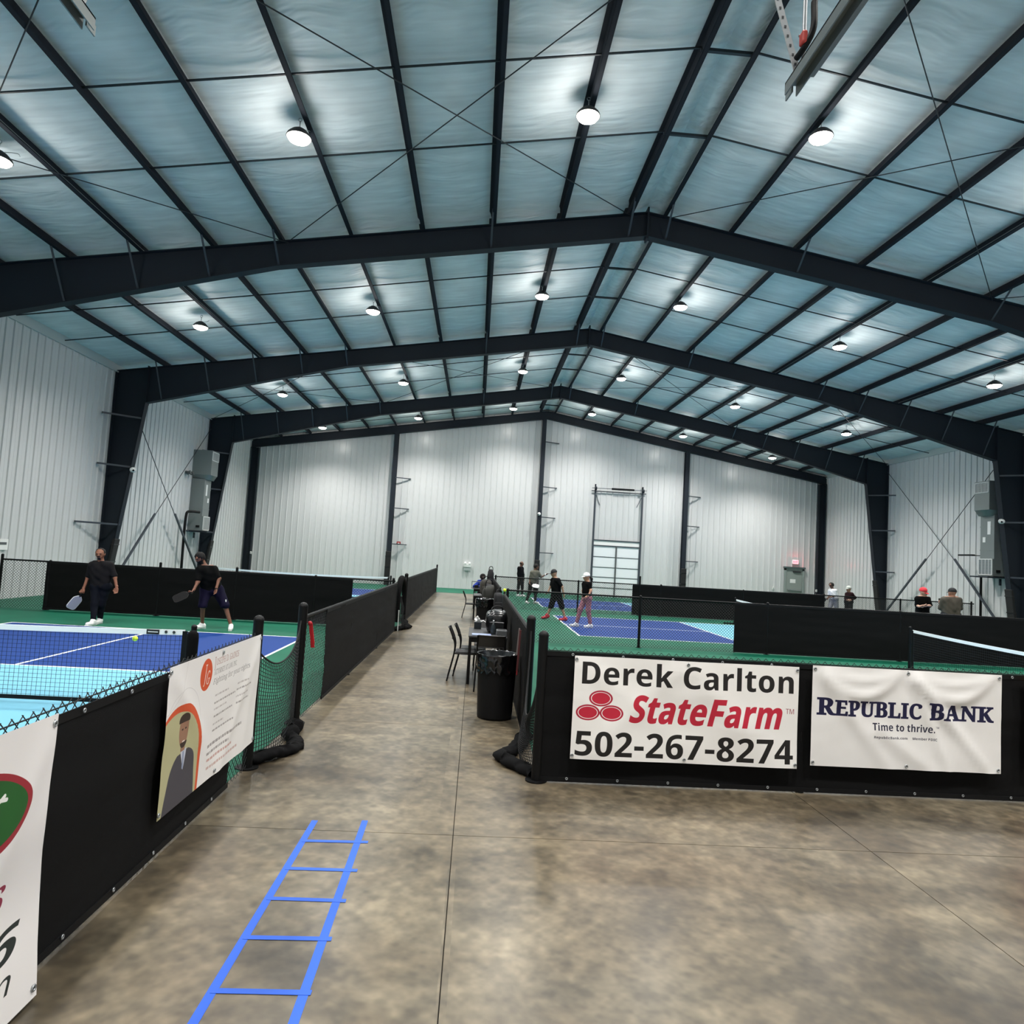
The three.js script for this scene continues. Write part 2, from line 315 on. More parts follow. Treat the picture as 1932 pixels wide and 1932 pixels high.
frame(38.45, 'slim dark end frame lying against the ribbed end wall', true);
frame(-1.0, 'slim dark end frame behind the camera', true);
// end wall posts with brackets
[[-4.87, 'left of the middle', [2.29, 4.3, 6.02]], [3.44, 'in the middle under the ridge', [2.29, 4.3, 6.02, 8.6]], [11.8, 'right of the roll-up door', [2.29, 4.3, 6.02]]].forEach(([x, w, ys]) => {
  const t = thing('wall_post', 'dark steel post on the end wall ' + w, 'post', [x, 0, 38.42], 0, 'end wall posts'), h = rafterTop(x) - .43;
  part('post_web', box(.02, h, .34, 0, h / 2, 0), M.steel, t);
  part('post_flange', box(.22, h, .02, 0, h / 2, .17), M.steel, t); part('post_flange', box(.22, h, .02, 0, h / 2, -.17), M.steel, t);
  for (const y of ys) part('wall_bracket', bar(new THREE.Vector3(.1, y, .16), new THREE.Vector3(.92, y, -.19), .05, .05), M.steelLight, t);
});
// black pads strapped round the column feet
const padAt = (x, d, h, w, dep, lean, label) => { const t = thing('column_pad', label, 'pad', [x, 0, d], 0, 'black column pads'); const g = rbox(w, h, dep, .03, 0, h / 2 + .005, 0); const p = g.attributes.position; for (let i = 0; i < p.count; i++) p.setX(i, p.getX(i) + lean * p.getY(i)); part('pad_wrap', g, M.pad, t); for (const y of [.35, 1.0, 1.6]) { const s = box(w + .012, .04, dep + .012, 0, y, 0), q = s.attributes.position; for (let i = 0; i < q.count; i++) q.setX(i, q.getX(i) + lean * q.getY(i)); part('strap', s, M.blackGloss, t); } };
padAt(-12.62, 24.13, 1.79, .1, .34, .13, 'black pad on the left column behind the bald player');
padAt(-12.62, 32.55, 1.9, .1, .34, .13, 'black pad on the left column below the grey air unit');
padAt(19.82, 32.55, 1.85, .1, .34, -.13, 'black pad on the right column beside the man in white');
padAt(19.82, 24.13, 1.85, .1, .34, -.13, 'black pad on the right column at the picture edge');
padAt(-4.87, 38.22, 1.87, .3, .1, 0, 'black pad on the end wall post left of the middle');
padAt(3.44, 38.22, 1.87, .3, .1, 0, 'black pad on the middle end wall post');
padAt(11.8, 38.22, 1.87, .3, .1, 0, 'black pad on the end wall post right of the roll-up door');
// crossed wall bracing, upper rod and lower angle
for (const [nm, x, list] of [['left', -12.55, [[[7.03, 31.76], [2.77, 27.11], [.12, 24.3]], [[6.6, 24.5], [2.86, 28.71], [.12, 31.9]]]], ['right', 19.75, [[[7.17, 32.0], [2.9, 27.23], [.12, 24.4]], [[6.4, 25.1], [2.89, 28.94], [.12, 32.1]]]]])
  list.forEach((l, i) => { const t = thing('wall_brace', `dark diagonal brace on the ${nm} wall, its foot ${i === (nm === 'left' ? 1 : 0) ? (nm === 'left' ? 'on the right under the air unit' : 'on the right under the air unit') : 'on the left'}`, 'brace'); const dx = (nm === 'left' ? 1 : -1) * i * .06; part('brace_rod', rod(V(x + dx, l[0][0], l[0][1]), V(x + dx, l[1][0], l[1][1]), .014, 6), M.rodm, t); part('brace_angle', bar(V(x + dx, l[1][0] + .05, l[1][1]), V(x + dx, l[2][0], l[2][1]), .06, .075), M.steelLight, t); });

// ================================================================ HIGH BAY LAMPS
{
  const rowName = ['', 'in the row nearest the camera', 'in the second row of lamps', 'in the third row of lamps', 'in the farthest row of lamps'];
  const col = ['leftmost', 'second from left', 'third from left', 'fourth from left', 'fifth from left', 'rightmost'];
  const gHouse = lathe([[0, .16], [.07, .155], [.1, .12], [.13, .115], [.2, .04], [.215, .0], [.205, -.012]], 28), gLens = lathe([[.2, 0], [.17, -.045], [.1, -.075], [.0, -.085]], 28), gFin = [];
  for (let i = 0; i < 14; i++) { const a = i / 14 * 6.283; gFin.push(box(.05, .07, .008, .085, .09, 0).rotateY(a)); }
  const finG = join(gFin);
  LAMP_DEPTHS.forEach((d, r) => LAMP_OFFSETS.forEach((o, c) => {
    const x = XR + o, y = 10.18 - .1715 * Math.abs(o), seen = r > 1 || (r === 1 && c < 4);
    const t = thing('high_bay_lamp', seen ? `round bright high bay lamp, ${col[c]} ${rowName[r]}` : 'round high bay lamp above and beside the picture', 'lamp', [x, y, d], 0, seen ? 'high bay lamps in view' : 'high bay lamps out of view');
    part('housing', gHouse, M.darkGrey, t); part('cooling_fins', finG, M.darkGrey, t); part('lens', gLens, M.lens, t);
    part('hook', [rod(new THREE.Vector3(0, .15, 0), new THREE.Vector3(0, .3, 0), .008, 6), new THREE.TorusGeometry(.03, .006, 6, 12).translate(0, .32, 0)], M.galv, t);
    part('power_cord', tube([new THREE.Vector3(.03, .14, 0), new THREE.Vector3(.12, .2, -.1), new THREE.Vector3(.1, .3, -.3), new THREE.Vector3(0, .36, -.5)], .006, 12, 5), M.galv, t);
    const L = new THREE.SpotLight(LAMP_COLOR, LAMP_POWER, 0, 1.2, .75); L.position.set(0, -.1, 0); L.target.position.set(0, -5, 0); t.add(L.target); L.name = 'lamp_beam'; L.castShadow = true; L.shadow.radius = 9; t.add(L);   // wide downward beam
    const Q = new THREE.PointLight(LAMP_COLOR, SPILL); Q.position.set(0, -.15, 0); Q.name = 'lamp_spill'; Q.castShadow = true; Q.shadow.radius = 12; t.add(Q);   // light that leaves the clear lens sideways
  }));
}
// ================================================================ FENCES
// axis 'x': runs across the hall at a fixed depth; axis 'z': runs down the hall at a fixed x. s is x or depth.
const PITCH = .07;
function chainGeo(P, s0, s1, y0, y1, wr) {
  const list = [], h = y1 - y0, add = (sa, ya, sb, yb, o) => { const a = P(sa, ya, o), b = P(sb, yb, o); list.push([a.x, a.y, a.z, b.x, b.y, b.z]); };
  for (let k = Math.floor((s0 - h) / PITCH) * PITCH; k < s1; k += PITCH) { const a = Math.max(s0, k), b = Math.min(s1, k + h); if (b > a) add(a, y0 + a - k, b, y0 + b - k, .003); }
  for (let k = Math.ceil((s1 + h) / PITCH) * PITCH; k > s0; k -= PITCH) { const a = Math.max(s0, k - h), b = Math.min(s1, k); if (b > a) add(a, y0 + k - a, b, y0 + k - b, -.003); }
  return wires(list, wr);
}
function fence(o) {
  const t = thing('chain_link_fence', o.label, 'fence', [0, 0, 0], 0, 'chain-link fences round the courts');
  const P = o.axis === 'x' ? (s, y, n = 0) => V(s, y, o.at - n) : (s, y, n = 0) => V(o.at + n * (o.face ?? 1), y, s);
  const H = 1.19, pr = o.postR ?? .032;
  for (const [s, h = 1.28, r = pr] of o.posts) { const p = part('post', rod(P(s, 0, o.back ?? 0), P(s, h, o.back ?? 0), r, 14), M.post, t); part('post_cap', new THREE.SphereGeometry(r * 1.08, 12, 6, 0, 6.29, 0, 1.57).translate(...P(s, h, o.back ?? 0).toArray()), M.post, p); part('post_foot', new THREE.CylinderGeometry(r * 2.2, r * 2.2, .012, 14).translate(...P(s, .006, o.back ?? 0).toArray()), M.post, p); }
  for (const [a, b, y = 1.19] of o.rails ?? []) part('top_rail', rod(P(a, y), P(b, y), .021, 10), M.post, t);
  for (const [a, b, y0 = .0, y1 = H] of o.chain) { const m = part('chain_mesh', chainGeo(P, a, b, y0, y1, o.wire ?? .0028), M.chain, t); m.userData.kind = 'stuff'; }
  for (const [a, b] of o.wires ?? []) part('tension_wire', rod(P(a, 1.165), P(b, 1.165), .004, 5), M.chain, t);
  for (const sc of o.screens ?? []) {
    const [a, b, y0 = .03, y1 = 1.15] = sc, L = b - a, sd = sc[4] ?? 1;
    const f = (u, v) => { const s = lerp(a, b, u), y = lerp(y0, y1, v), e = Math.sin(Math.PI * v); return P(s, y + (v < .02 ? .012 * (fbm(s * 2.3, 1, sd, 2) - .5) : 0), (.022 + .035 * e * (fbm(s * .9 + sd, y * 2.2, 5 + sd, 2) - .35) + .022 * (fbm(s * 1.1, y * 11 + s * .7, 8 + sd, 3) - .5)) ); };
    const m = part('windscreen', sheet(f, Math.max(10, Math.round(L * 9)), 22, L * 14, 14), M.screen, t);
    part('hem', [bar(P(a, y1, .024), P(b, y1, .024), .006, .045), bar(P(a, y0 + .02, .03), P(b, y0 + .02, .03), .006, .04)], M.black, m);
    if (sc[5]) for (let s = a + .25; s < b; s += .46) for (const y of [y0 + .03, y1]) if (o.grommet) part('grommet', new THREE.TorusGeometry(.009, .004, 6, 12).rotateY(o.axis === 'z' ? Math.PI / 2 : 0).translate(...P(s, y, .037).toArray()), M.galv, m);
  }
  return { t, P };
}
const FX = -1.9, GX = .66;
fence({ label: 'chain-link fence with black windscreen carrying the two left banners', axis: 'z', at: FX, face: 1, grommet: true, posts: [[.2, 1.1, .02], [3.2, 1.1, .02], [6.24, 1.29, .045]], chain: [[-.9, 6.2, .0, 1.19]], wires: [[-.9, 6.2]], screens: [[-.9, 5.68, .02, 1.12, 3, true]] });
fence({ label: 'long black screened fence along the left side of the aisle', axis: 'z', at: FX, face: 1, grommet: false, posts: [[7.82, 1.29, .05], [10.9, 1.14, .02], [13.9, 1.14, .02], [16.9, 1.18, .02]], rails: [[7.85, 16.9, 1.17]], chain: [[7.87, 16.9]], screens: [[8.98, 16.85, .02, 1.15, 4, true]] });
fence({ label: 'far black screened fence on the left of the aisle', axis: 'z', at: FX, face: 1, posts: [[19.2, 1.3, .05], [24, 1.18, .02], [29, 1.18, .02], [34.1, 1.33, .04]], rails: [[19.2, 34.1, 1.2]], chain: [[19.25, 34.05]], screens: [[19.35, 24.9, .02, 1.19, 6], [25, 34, .02, 1.19, 7]] });
fence({ label: 'chain-link fence and black windscreen behind the two left players', axis: 'x', at: 17.48, face: 1, wire: .0045, posts: [[-11.66, 1.29], [-10.5, 1.2], [-7.84, 1.3], [-5.96, 1.29], [-4.0, 1.2], [-2.05, 1.24]], rails: [[-11.66, -2.0]], chain: [[-11.64, -10.5], [-3.1, -2.05]], screens: [[-10.57, -3.06, .02, 1.17, 2]] });
fence({ label: 'near right chain-link fence with black windscreen carrying white banners', axis: 'x', at: 6.23, face: 1, grommet: true, posts: [[GX, 1.29, .045], [3.08, 1.1, .018], [5.6, 1.1, .018], [8.2, 1.1, .018]], chain: [[GX + .03, 8.8, .0, 1.19]], wires: [[GX, 8.8]], screens: [[GX + .02, 8.8, .01, 1.14, 9, true]] });
fence({ label: 'black screened fence along the right side of the aisle behind the tables', axis: 'z', at: GX, face: -1, posts: [[7.64, 1.3, .05], [11, 1.14, .02], [14.7, 1.2, .024]], rails: [[7.64, 14.7, 1.17]], chain: [[7.7, 14.7]], screens: [[7.72, 14.65, .02, 1.15, 11]] });
fence({ label: 'far screened fence on the right of the aisle hung with bags', axis: 'z', at: GX, face: -1, posts: [[17.2, 1.18, .02], [22, 1.16, .02], [26.1, 1.22, .025]], rails: [[17.2, 26.1]], chain: [[17.2, 26.1]], screens: [[17.25, 26.05, .02, 1.15, 12]] });
fence({ label: 'chain-link fence crossing in front of the walking couple, screened on the right', axis: 'x', at: 16.2, face: 1, wire: .0045, posts: [[.8, 1.2], [3.99, 1.21], [7.1, 1.22], [10.4, 1.2], [13.6, 1.2], [16.8, 1.2], [19.9, 1.2]], rails: [[.75, 20]], chain: [[.8, 6.35], [6.35, 19.95, 1.05, 1.2]], screens: [[6.28, 19.9, .02, 1.17, 13]] });
fence({ label: 'far chain-link fence behind the walking couple, screened in its middle', axis: 'x', at: 26.17, face: 1, wire: .005, posts: [[.8, 1.22], [4.0, 1.2], [6.39, 1.49, .035], [7.22, 1.22], [10.48, 1.2], [13.7, 1.22], [16.8, 1.2], [19.7, 1.25]], rails: [[.75, 19.8]], chain: [[.8, 6.1], [13.7, 19.8]], screens: [[6.1, 13.72, .02, 1.17, 14]] });
// ---- draped gate nets
function gateNet(label, p0, p1, y0, y1, ylow, bulge, cell = .045, bx = 0) {
  const t = thing('gate_net', label, 'net', [0, 0, 0], 0, 'draped nets closing the gates'), L = Math.hypot(p1[0] - p0[0], p1[1] - p0[1]);
  const f = (u, v) => { const top = lerp(y0, y1, u) - (lerp(y0, y1, u) - ylow) * Math.pow(Math.sin(Math.PI * u), .75), y = lerp(.03, top, v), dep = bulge * Math.sin(Math.PI * u) * (.35 + .65 * (1 - v)); return V(lerp(p0[0], p1[0], u) + dep + .02 * Math.sin(v * 9 + u * 5) * Math.sin(Math.PI * u), y, lerp(p0[1], p1[1], u)); };
  const list = [], nu = Math.round(L / cell), nv = Math.round(1.15 / cell), seg = 10;
  const line = (fn, n) => { let a = fn(0); for (let i = 1; i <= n; i++) { const b = fn(i / n); list.push([a.x, a.y, a.z, b.x, b.y, b.z]); a = b; } };
  for (let i = 0; i <= nu; i++) line(q => f(i / nu, q), seg); for (let j = 0; j <= nv; j++) line(q => f(q, j / nv), nu);
  const m = part('net_mesh', wires(list, .004), M.cord, t); m.userData.kind = 'stuff';
  const edge = []; for (let i = 0; i <= 16; i++) edge.push(f(i / 16, 1)); part('edge_cord', tube(edge, .009, 40, 6), M.cord, t);
  // spare netting bunched on the floor
  const pts = []; for (let i = 0; i <= 10; i++) { const u = i / 10, b = f(u, .0); pts.push(new THREE.Vector3(b.x + (bx + .1 * Math.sin(u * 7)) * Math.sin(Math.PI * u), .055 + .02 * Math.sin(u * 11), b.z)); }
  const g = tube(pts, .075, 40, 10), q = g.attributes.position; for (let i = 0; i < q.count; i++) { const n = fbm(q.getX(i) * 14, q.getZ(i) * 14 + q.getY(i) * 9, 4, 2) - .5; q.setXYZ(i, q.getX(i) + n * .1, Math.max(.006, q.getY(i) * (.72 + n * .5)), q.getZ(i) + n * .1); } g.computeVertexNormals();
  part('bunched_netting', g, M.blackMat, t);
}
gateNet('sagging black net across the near gate on the left', [FX, 6.3], [FX, 7.76], 1.02, 1.14, .8, .1, .045, .12);
gateNet('black net drooping in a deep loop across the near right gate', [GX, 7.58], [GX, 6.29], 1.18, 1.2, .42, -.12, .04, -.1);
gateNet('black net gathered in the second gate on the left of the aisle', [FX, 16.95], [FX, 19.15], 1.2, 1.24, .78, .12, .05, .1);
single('bundled_net', [(() => { const g = tube([V(-1.87, .2, 17.15), V(-1.87, .9, 17.15), V(-1.86, 1.24, 17.4), V(-1.85, 1.22, 17.9), V(-1.84, .95, 18.2), V(-1.83, .3, 18.25)], .07, 40, 9); return g; })()], M.blackMat, 'black bundled netting arched over the second left gate', 'net');
single('gate_stick', [rod(V(-1.81, .005, 16.98), V(-1.81, .5, 16.96), .011, 8), new THREE.SphereGeometry(.016, 8, 6).translate(-1.81, .5, -16.96)], M.whitePlastic, 'thin white stake standing at the second left gate', 'stake');
{ // red and white straps
  const t = thing('red_strap', 'red strap tied to the left gate post', 'strap'); part('webbing', [bar(V(-1.83, 1.1, 7.92), V(-1.8, .82, 7.98), .008, .04, new THREE.Vector3(1, 0, 0)), bar(V(-1.83, 1.1, 7.94), V(-1.81, .86, 8.04), .008, .03, new THREE.Vector3(1, 0, 0))], M.red, t); part('knot', new THREE.SphereGeometry(.025, 10, 8).translate(-1.84, 1.1, -7.93), M.red, t);
  const s = thing('hanging_strap', 'red and white strap hanging on the right aisle fence by the gate', 'strap'); part('red_webbing', bar(V(.585, 1.12, 8.2), V(.575, .62, 8.28), .008, .022, new THREE.Vector3(1, 0, 0)), S(0x5a2a2c, .8), s); part('white_webbing', bar(V(.585, 1.12, 8.4), V(.57, .66, 8.5), .008, .018, new THREE.Vector3(1, 0, 0)), S(0x857a78, .8), s); part('buckle', rbox(.014, .05, .03, .005, .575, .6, -8.28), M.redDark, s);
}
// ================================================================ COURT NETS
function courtNet(label, p0, p1) {   // p = [x, depth] of the two ends
  const t = thing('court_net', label, 'net', [0, 0, 0], 0, 'pickleball nets'), L = Math.hypot(p1[0] - p0[0], p1[1] - p0[1]);
  const top = u => .914 - .05 * (1 - Math.pow(2 * u - 1, 2)), f = (u, y) => V(lerp(p0[0], p1[0], u), y, lerp(p0[1], p1[1], u));
  const list = [], nu = Math.round(L / .052), add = (a, b) => list.push([a.x, a.y, a.z, b.x, b.y, b.z]);
  for (let i = 1; i < nu; i++) add(f(i / nu, .07), f(i / nu, top(i / nu) - .05));
  for (let j = 0; j < 16; j++) for (let i = 0; i < 12; i++) { const q = v => lerp(.07, top(v) - .05, (j + .5) / 16); add(f(i / 12, q(i / 12)), f((i + 1) / 12, q((i + 1) / 12))); }
  const m = part('net_mesh', wires(list, .0024), M.cord, t); m.userData.kind = 'stuff';
  const dir = f(1, 0).sub(f(0, 0)).normalize(), side = new THREE.Vector3(-dir.z, 0, dir.x);
  const strip = (u0, u1, lo, hi, off) => sheet((u, v) => { const q = lerp(u0, u1, u); return f(q, top(q) - lerp(lo, hi, v)).addScaledVector(side, off); }, 16, 1);
  const band = join([strip(0, 1, 0, .06, .008), strip(0, 1, .06, 0, -.008), sheet((u, v) => f(u, top(u)).addScaledVector(side, lerp(-.008, .008, v)), 16, 1)]);
  part('top_band', band, S(0xf0f3f3, .7, two), t);
  part('bottom_band', bar(f(0, .06), f(1, .06), .012, .045), M.black, t);
  for (const u of [0, 1]) { part('side_strap', bar(f(u, .03), f(u, .9), .02, .05, dir), M.black, t); const e = f(u, 0).addScaledVector(dir, u ? .1 : -.1), p = part('net_post', rod(e, e.clone().setY(.95), .032, 14), M.post, t); part('post_foot', [bar(e.clone().addScaledVector(side, -.4).setY(.03), e.clone().addScaledVector(side, .4).setY(.03), .05, .05)], M.post, p); part('rope_tie', rod(f(u, .89), e.clone().setY(.89), .006, 5), M.cord, t); part('post_cap', new THREE.SphereGeometry(.034, 12, 6).translate(e.x, .95, e.z), M.post, p); }
  return t;
}
const nearNet = courtNet('near pickleball net with white top band on the left court', [-9.9, 8.2], [-3.33, 8.2]);
courtNet('far pickleball net whose white band shows above the left windscreen', [-9.9, 26.6], [-3.33, 26.6]);
courtNet('pickleball net with white band running down the near right court', [9.54, 7.95], [9.54, 14.4]);
courtNet('pickleball net barely showing above the middle right windscreen', [9.54, 17.8], [9.54, 24.45]);
courtNet('pickleball net of the far right court', [9.54, 27.7], [9.54, 34.3]);
{ // patch and eyelets sewn on the near left net band
  const c = document.createElement('canvas'); c.width = 256; c.height = 64; const x = c.getContext('2d');
  x.fillStyle = '#14171a'; x.fillRect(0, 0, 256, 64); x.fillStyle = '#e8ecec'; x.fillRect(28, 26, 200, 12); const tx = new THREE.CanvasTexture(c); tx.colorSpace = THREE.SRGBColorSpace;
  part('maker_patch', new THREE.PlaneGeometry(.145, .056).translate(-3.69, .875, -8.187), S(0xffffff, .7, { map: tx, ...two }), nearNet);
  for (const q of [-3.54, -3.45]) part('eyelet', new THREE.TorusGeometry(.011, .006, 6, 12).translate(q, .882, -8.185), M.darkGrey, nearNet);
  const p = thing('padded_post', 'thick black padded post with rounded top beside the near left net', 'post', [-2.98, 0, 7.55]); part('pad_tube', lathe([[0, 1.0], [.03, .995], [.055, .965], [.06, .92], [.06, .0], [0, 0]], 20), M.blackMat, p); part('tie_strap', new THREE.TorusGeometry(.062, .006, 6, 20).rotateX(Math.PI / 2).translate(0, .7, 0), M.black, p);
}
// ================================================================ BANNERS
function canvasTex(w, h, draw) { const c = document.createElement('canvas'); c.width = w; c.height = h; const x = c.getContext('2d'); draw(x, w, h); const t = new THREE.CanvasTexture(c); t.colorSpace = THREE.SRGBColorSpace; t.anisotropy = 8; return t; }
function fit(x, s, font, x0, x1, yBase, capH, fill, heavy = 0, skew = 0) { // lettering set to a width and a cap height
  x.save(); x.font = font; x.textBaseline = 'alphabetic'; x.fillStyle = fill; const w = x.measureText(s).width; const px = parseFloat(/(\d+)px/.exec(font)[1]);
  x.transform((x1 - x0) / w, 0, -skew, capH / (px * .716), x0 + skew * 0, yBase); if (heavy) { x.strokeStyle = fill; x.lineWidth = heavy; x.lineJoin = 'miter'; x.strokeText(s, 0, 0); } x.fillText(s, 0, 0); x.restore();
}
function banner(label, P, w, h, tex, wave, gs, bottom = true) {
  const t = thing('banner', label, 'banner', [0, 0, 0], 0, 'vinyl banners on the fences');
  const f = (u, v) => P(u * w, v * h, .012 + wave(u, v));
  const m = part('printed_sheet', sheet(f, 44, 26), S(0xffffff, .55, { map: tex, ...two }), t);
  for (const u of gs) for (const v of bottom ? [.035, .965] : [.965]) { const a = P(u * w, v * h, .016 + wave(u, v)), b = P(u * w, v * h, .026 + wave(u, v)), n = b.clone().sub(a).normalize(); const g = new THREE.TorusGeometry(.011, .005, 6, 12).applyQuaternion(new THREE.Quaternion().setFromUnitVectors(new THREE.Vector3(0, 0, 1), n)).translate(a.x, a.y, a.z); part('grommet', g, M.galv, t); part('cable_tie', rod(a, b.addScaledVector(n, -.02).add(new THREE.Vector3(0, .025 * (v > .5 ? 1 : -1), 0)), .0035, 5), M.black, t); }
  return t;
}
const PX = (x0, y0) => (a, b, n) => V(x0 + a, y0 + b, 6.17 - n), PZ = (d0, y0) => (a, b, n) => V(FX + .055 + n, y0 + b, d0 + a);
const ridge = (u, v, u0, v0, ang, wid) => { const dx = u - u0, dy = (v - v0) * .5, c = Math.cos(ang), s = Math.sin(ang), q = -dx * s + dy * c, l = dx * c + dy * s; return l > 0 ? Math.exp(-q * q / (wid * wid)) * sstep(0, .08, l) * (1 - .6 * sstep(.2, .7, l)) : 0; };
const soft = (sd, a) => (u, v) => a * (fbm(u * 4, v * 3, sd, 3) - .5) * Math.sin(Math.PI * clamp(v, .02, .98));
{
  const white = '#f8f5f1';
  const speckle = (x, w, h) => { x.fillStyle = white; x.fillRect(0, 0, w, h); };
  const t1 = canvasTex(1856, 812, (x, w, h) => {
    speckle(x, w, h); const X = a => a * w, Y = a => a * h;
    fit(x, 'Derek Carlton', 'bold 200px sans-serif', X(.022), X(.988), Y(.268), Y(.215), '#171312');
    fit(x, 'StateFarm', 'italic bold 200px sans-serif', X(.243), X(.925), Y(.622), Y(.26), '#c4203a', 5);
    fit(x, 'TM', '100px sans-serif', X(.945), X(.985), Y(.47), Y(.05), '#9c4a52');
    fit(x, '502-267-8274', 'bold 200px sans-serif', X(.012), X(.985), Y(.962), Y(.235), '#161312');
    for (const [a, b] of [[.122, .405], [.067, .545], [.171, .545]]) { const el = (rx, ry, c) => { x.fillStyle = c; x.beginPath(); x.ellipse(X(a), Y(b), rx * w, ry * h, 0, 0, 6.2832); x.fill(); }; el(.052, .077, '#b01e38'); el(.044, .062, white); el(.0405, .056, '#c4203a'); }
  });
  banner('white insurance banner with red three-oval logo and phone number', PX(.945, .228), 2.07, .91, t1, (u, v) => .012 * ridge(u, v, .5, 1, -2.3, .05) + .01 * ridge(u, v, .5, 1, -.9, .05) + .01 * ridge(u, v, 0, 1, -.7, .05) + soft(21, .022)(u, v) + .008 * Math.sin(u * 9 + v * 3), [.008, .5, .992]);
  const t2 = canvasTex(1600, 800, (x, w, h) => {
    x.fillStyle = '#f2efec'; x.fillRect(0, 0, w, h); const X = a => a * w, Y = a => a * h;
    fit(x, 'R', 'bold 200px serif', X(.026), X(.118), Y(.487), Y(.165), '#0f0e3c', 9); fit(x, 'EPUBLIC', 'bold 200px serif', X(.118), X(.575), Y(.487), Y(.15), '#0f0e3c', 9); fit(x, 'B', 'bold 200px serif', X(.612), X(.69), Y(.487), Y(.165), '#0f0e3c', 9); fit(x, 'ANK', 'bold 200px serif', X(.692), X(.958), Y(.487), Y(.15), '#0f0e3c', 9);
    fit(x, 'Time to thrive.', 'bold 120px sans-serif', X(.318), X(.648), Y(.62), Y(.072), '#24233a'); fit(x, 'TM', '60px sans-serif', X(.652), X(.672), Y(.578), Y(.02), '#24233a');
    fit(x, 'RepublicBank.com', 'bold 60px sans-serif', X(.325), X(.505), Y(.7), Y(.024), '#2c2b3a'); fit(x, 'Member FDIC', 'bold 60px sans-serif', X(.53), X(.658), Y(.7), Y(.024), '#2c2b3a');
  });
  banner('white bank banner with navy serif lettering and deep drooping folds', PX(3.14, .262), 1.8, .9, t2, (u, v) => {
    const sw = (a, b) => { const q = (u - a) / (b - a); if (q < 0 || q > 1) return 0; const y = 1 - v, arc = .3 * Math.sin(Math.PI * q); return .03 * Math.exp(-Math.pow((y - arc * .95) / .07, 2)) * Math.sin(Math.PI * q) + .018 * Math.exp(-Math.pow((y - arc * .45) / .05, 2)) * Math.sin(Math.PI * q); };
    return sw(.01, .5) + sw(.5, .99) + .03 * ridge(u, v, .5, 1, -.85, .022) + .02 * ridge(u, v, .5, 1, -1.15, .02) + .02 * ridge(u, v, .02, .98, -.9, .03) + .014 * ridge(u, v, .3, .45, -.6, .035) + soft(31, .02)(u, v);
  }, [.012, .5, .985]);
  const t3 = canvasTex(1024, 512, (x, w, h) => { x.fillStyle = '#b83a4a'; x.fillRect(0, 0, w, h); x.fillStyle = '#e8d9dc'; x.beginPath(); x.moveTo(0, h * .2); x.lineTo(w * .3, h * .16); x.lineTo(w * .3, h * .22); x.lineTo(0, h * .33); x.fill(); x.fillStyle = '#f0b429'; x.beginPath(); x.ellipse(w * .06, h * .05, w * .05, h * .13, 0, 0, 6.29); x.fill(); x.fillStyle = '#e9c86a'; x.fillRect(0, h * .88, w, h * .04); x.fillStyle = '#dfe3e8'; x.fillRect(0, h * .92, w, h * .08); x.fillStyle = '#5a6a8c'; x.fillRect(w * .004, h * .935, w * .03, h * .02); });
  banner('red and yellow banner cut off at the right edge of the picture', PX(5.165, .272), 1.8, .9, t3, soft(41, .02), [.012, .5, .985]);
  const t4 = canvasTex(1600, 832, (x, w, h) => {
    x.fillStyle = '#f1edea'; x.fillRect(0, 0, w, h); const X = a => a * w, Y = a => a * h;
    x.strokeStyle = '#c9c2c0'; x.lineWidth = 2; x.beginPath(); x.arc(X(-.02), Y(0), X(.17), 0, 1.7); x.stroke(); x.beginPath(); x.arc(X(.15), Y(.5), X(.16), 3.4, 6.2); x.stroke();
    x.fillStyle = '#d8552c'; x.beginPath(); x.moveTo(0, Y(.36)); x.bezierCurveTo(X(.05), Y(.29), X(.13), Y(.28), X(.19), Y(.31)); x.bezierCurveTo(X(.29), Y(.38), X(.335), Y(.55), X(.336), Y(.75)); x.lineTo(X(.332), h); x.lineTo(0, h); x.fill();
    x.fillStyle = '#b9b48a'; x.beginPath(); x.moveTo(0, Y(.385)); x.bezierCurveTo(X(.06), Y(.33), X(.13), Y(.335), X(.18), Y(.365)); x.bezierCurveTo(X(.27), Y(.43), X(.308), Y(.56), X(.312), Y(.78)); x.lineTo(X(.312), h); x.lineTo(0, h); x.fill();
    // portrait: suited figure, plain and generic
    x.fillStyle = '#46434a'; x.beginPath(); x.moveTo(X(.03), h); x.bezierCurveTo(X(.05), Y(.8), X(.07), Y(.7), X(.12), Y(.645)); x.lineTo(X(.21), Y(.63)); x.bezierCurveTo(X(.26), Y(.66), X(.275), Y(.7), X(.278), Y(.78)); x.lineTo(X(.295), h); x.fill();
    x.fillStyle = '#c9ccd6'; x.beginPath(); x.moveTo(X(.142), Y(.62)); x.lineTo(X(.195), Y(.62)); x.lineTo(X(.178), Y(.77)); x.fill(); x.fillStyle = '#8e99b4'; x.beginPath(); x.moveTo(X(.163), Y(.635)); x.lineTo(X(.175), Y(.635)); x.lineTo(X(.18), Y(.76)); x.lineTo(X(.168), Y(.76)); x.fill();
    x.fillStyle = '#9c745c'; x.beginPath(); x.ellipse(X(.16), Y(.49), X(.04), Y(.115), 0, 0, 6.29); x.fill(); x.fillRect(X(.143), Y(.56), X(.036), Y(.07));
    x.fillStyle = '#3a2a22'; x.beginPath(); x.ellipse(X(.158), Y(.415), X(.042), Y(.05), 0, 2.9, 6.6); x.fill(); x.beginPath(); x.ellipse(X(.163), Y(.562), X(.03), Y(.045), 0, .1, 3.04); x.fill(); x.fillRect(X(.142), Y(.47), X(.013), Y(.012)); x.fillRect(X(.17), Y(.47), X(.013), Y(.012)); x.fillStyle = '#ead9cf'; x.fillRect(X(.152), Y(.557), X(.022), Y(.01));
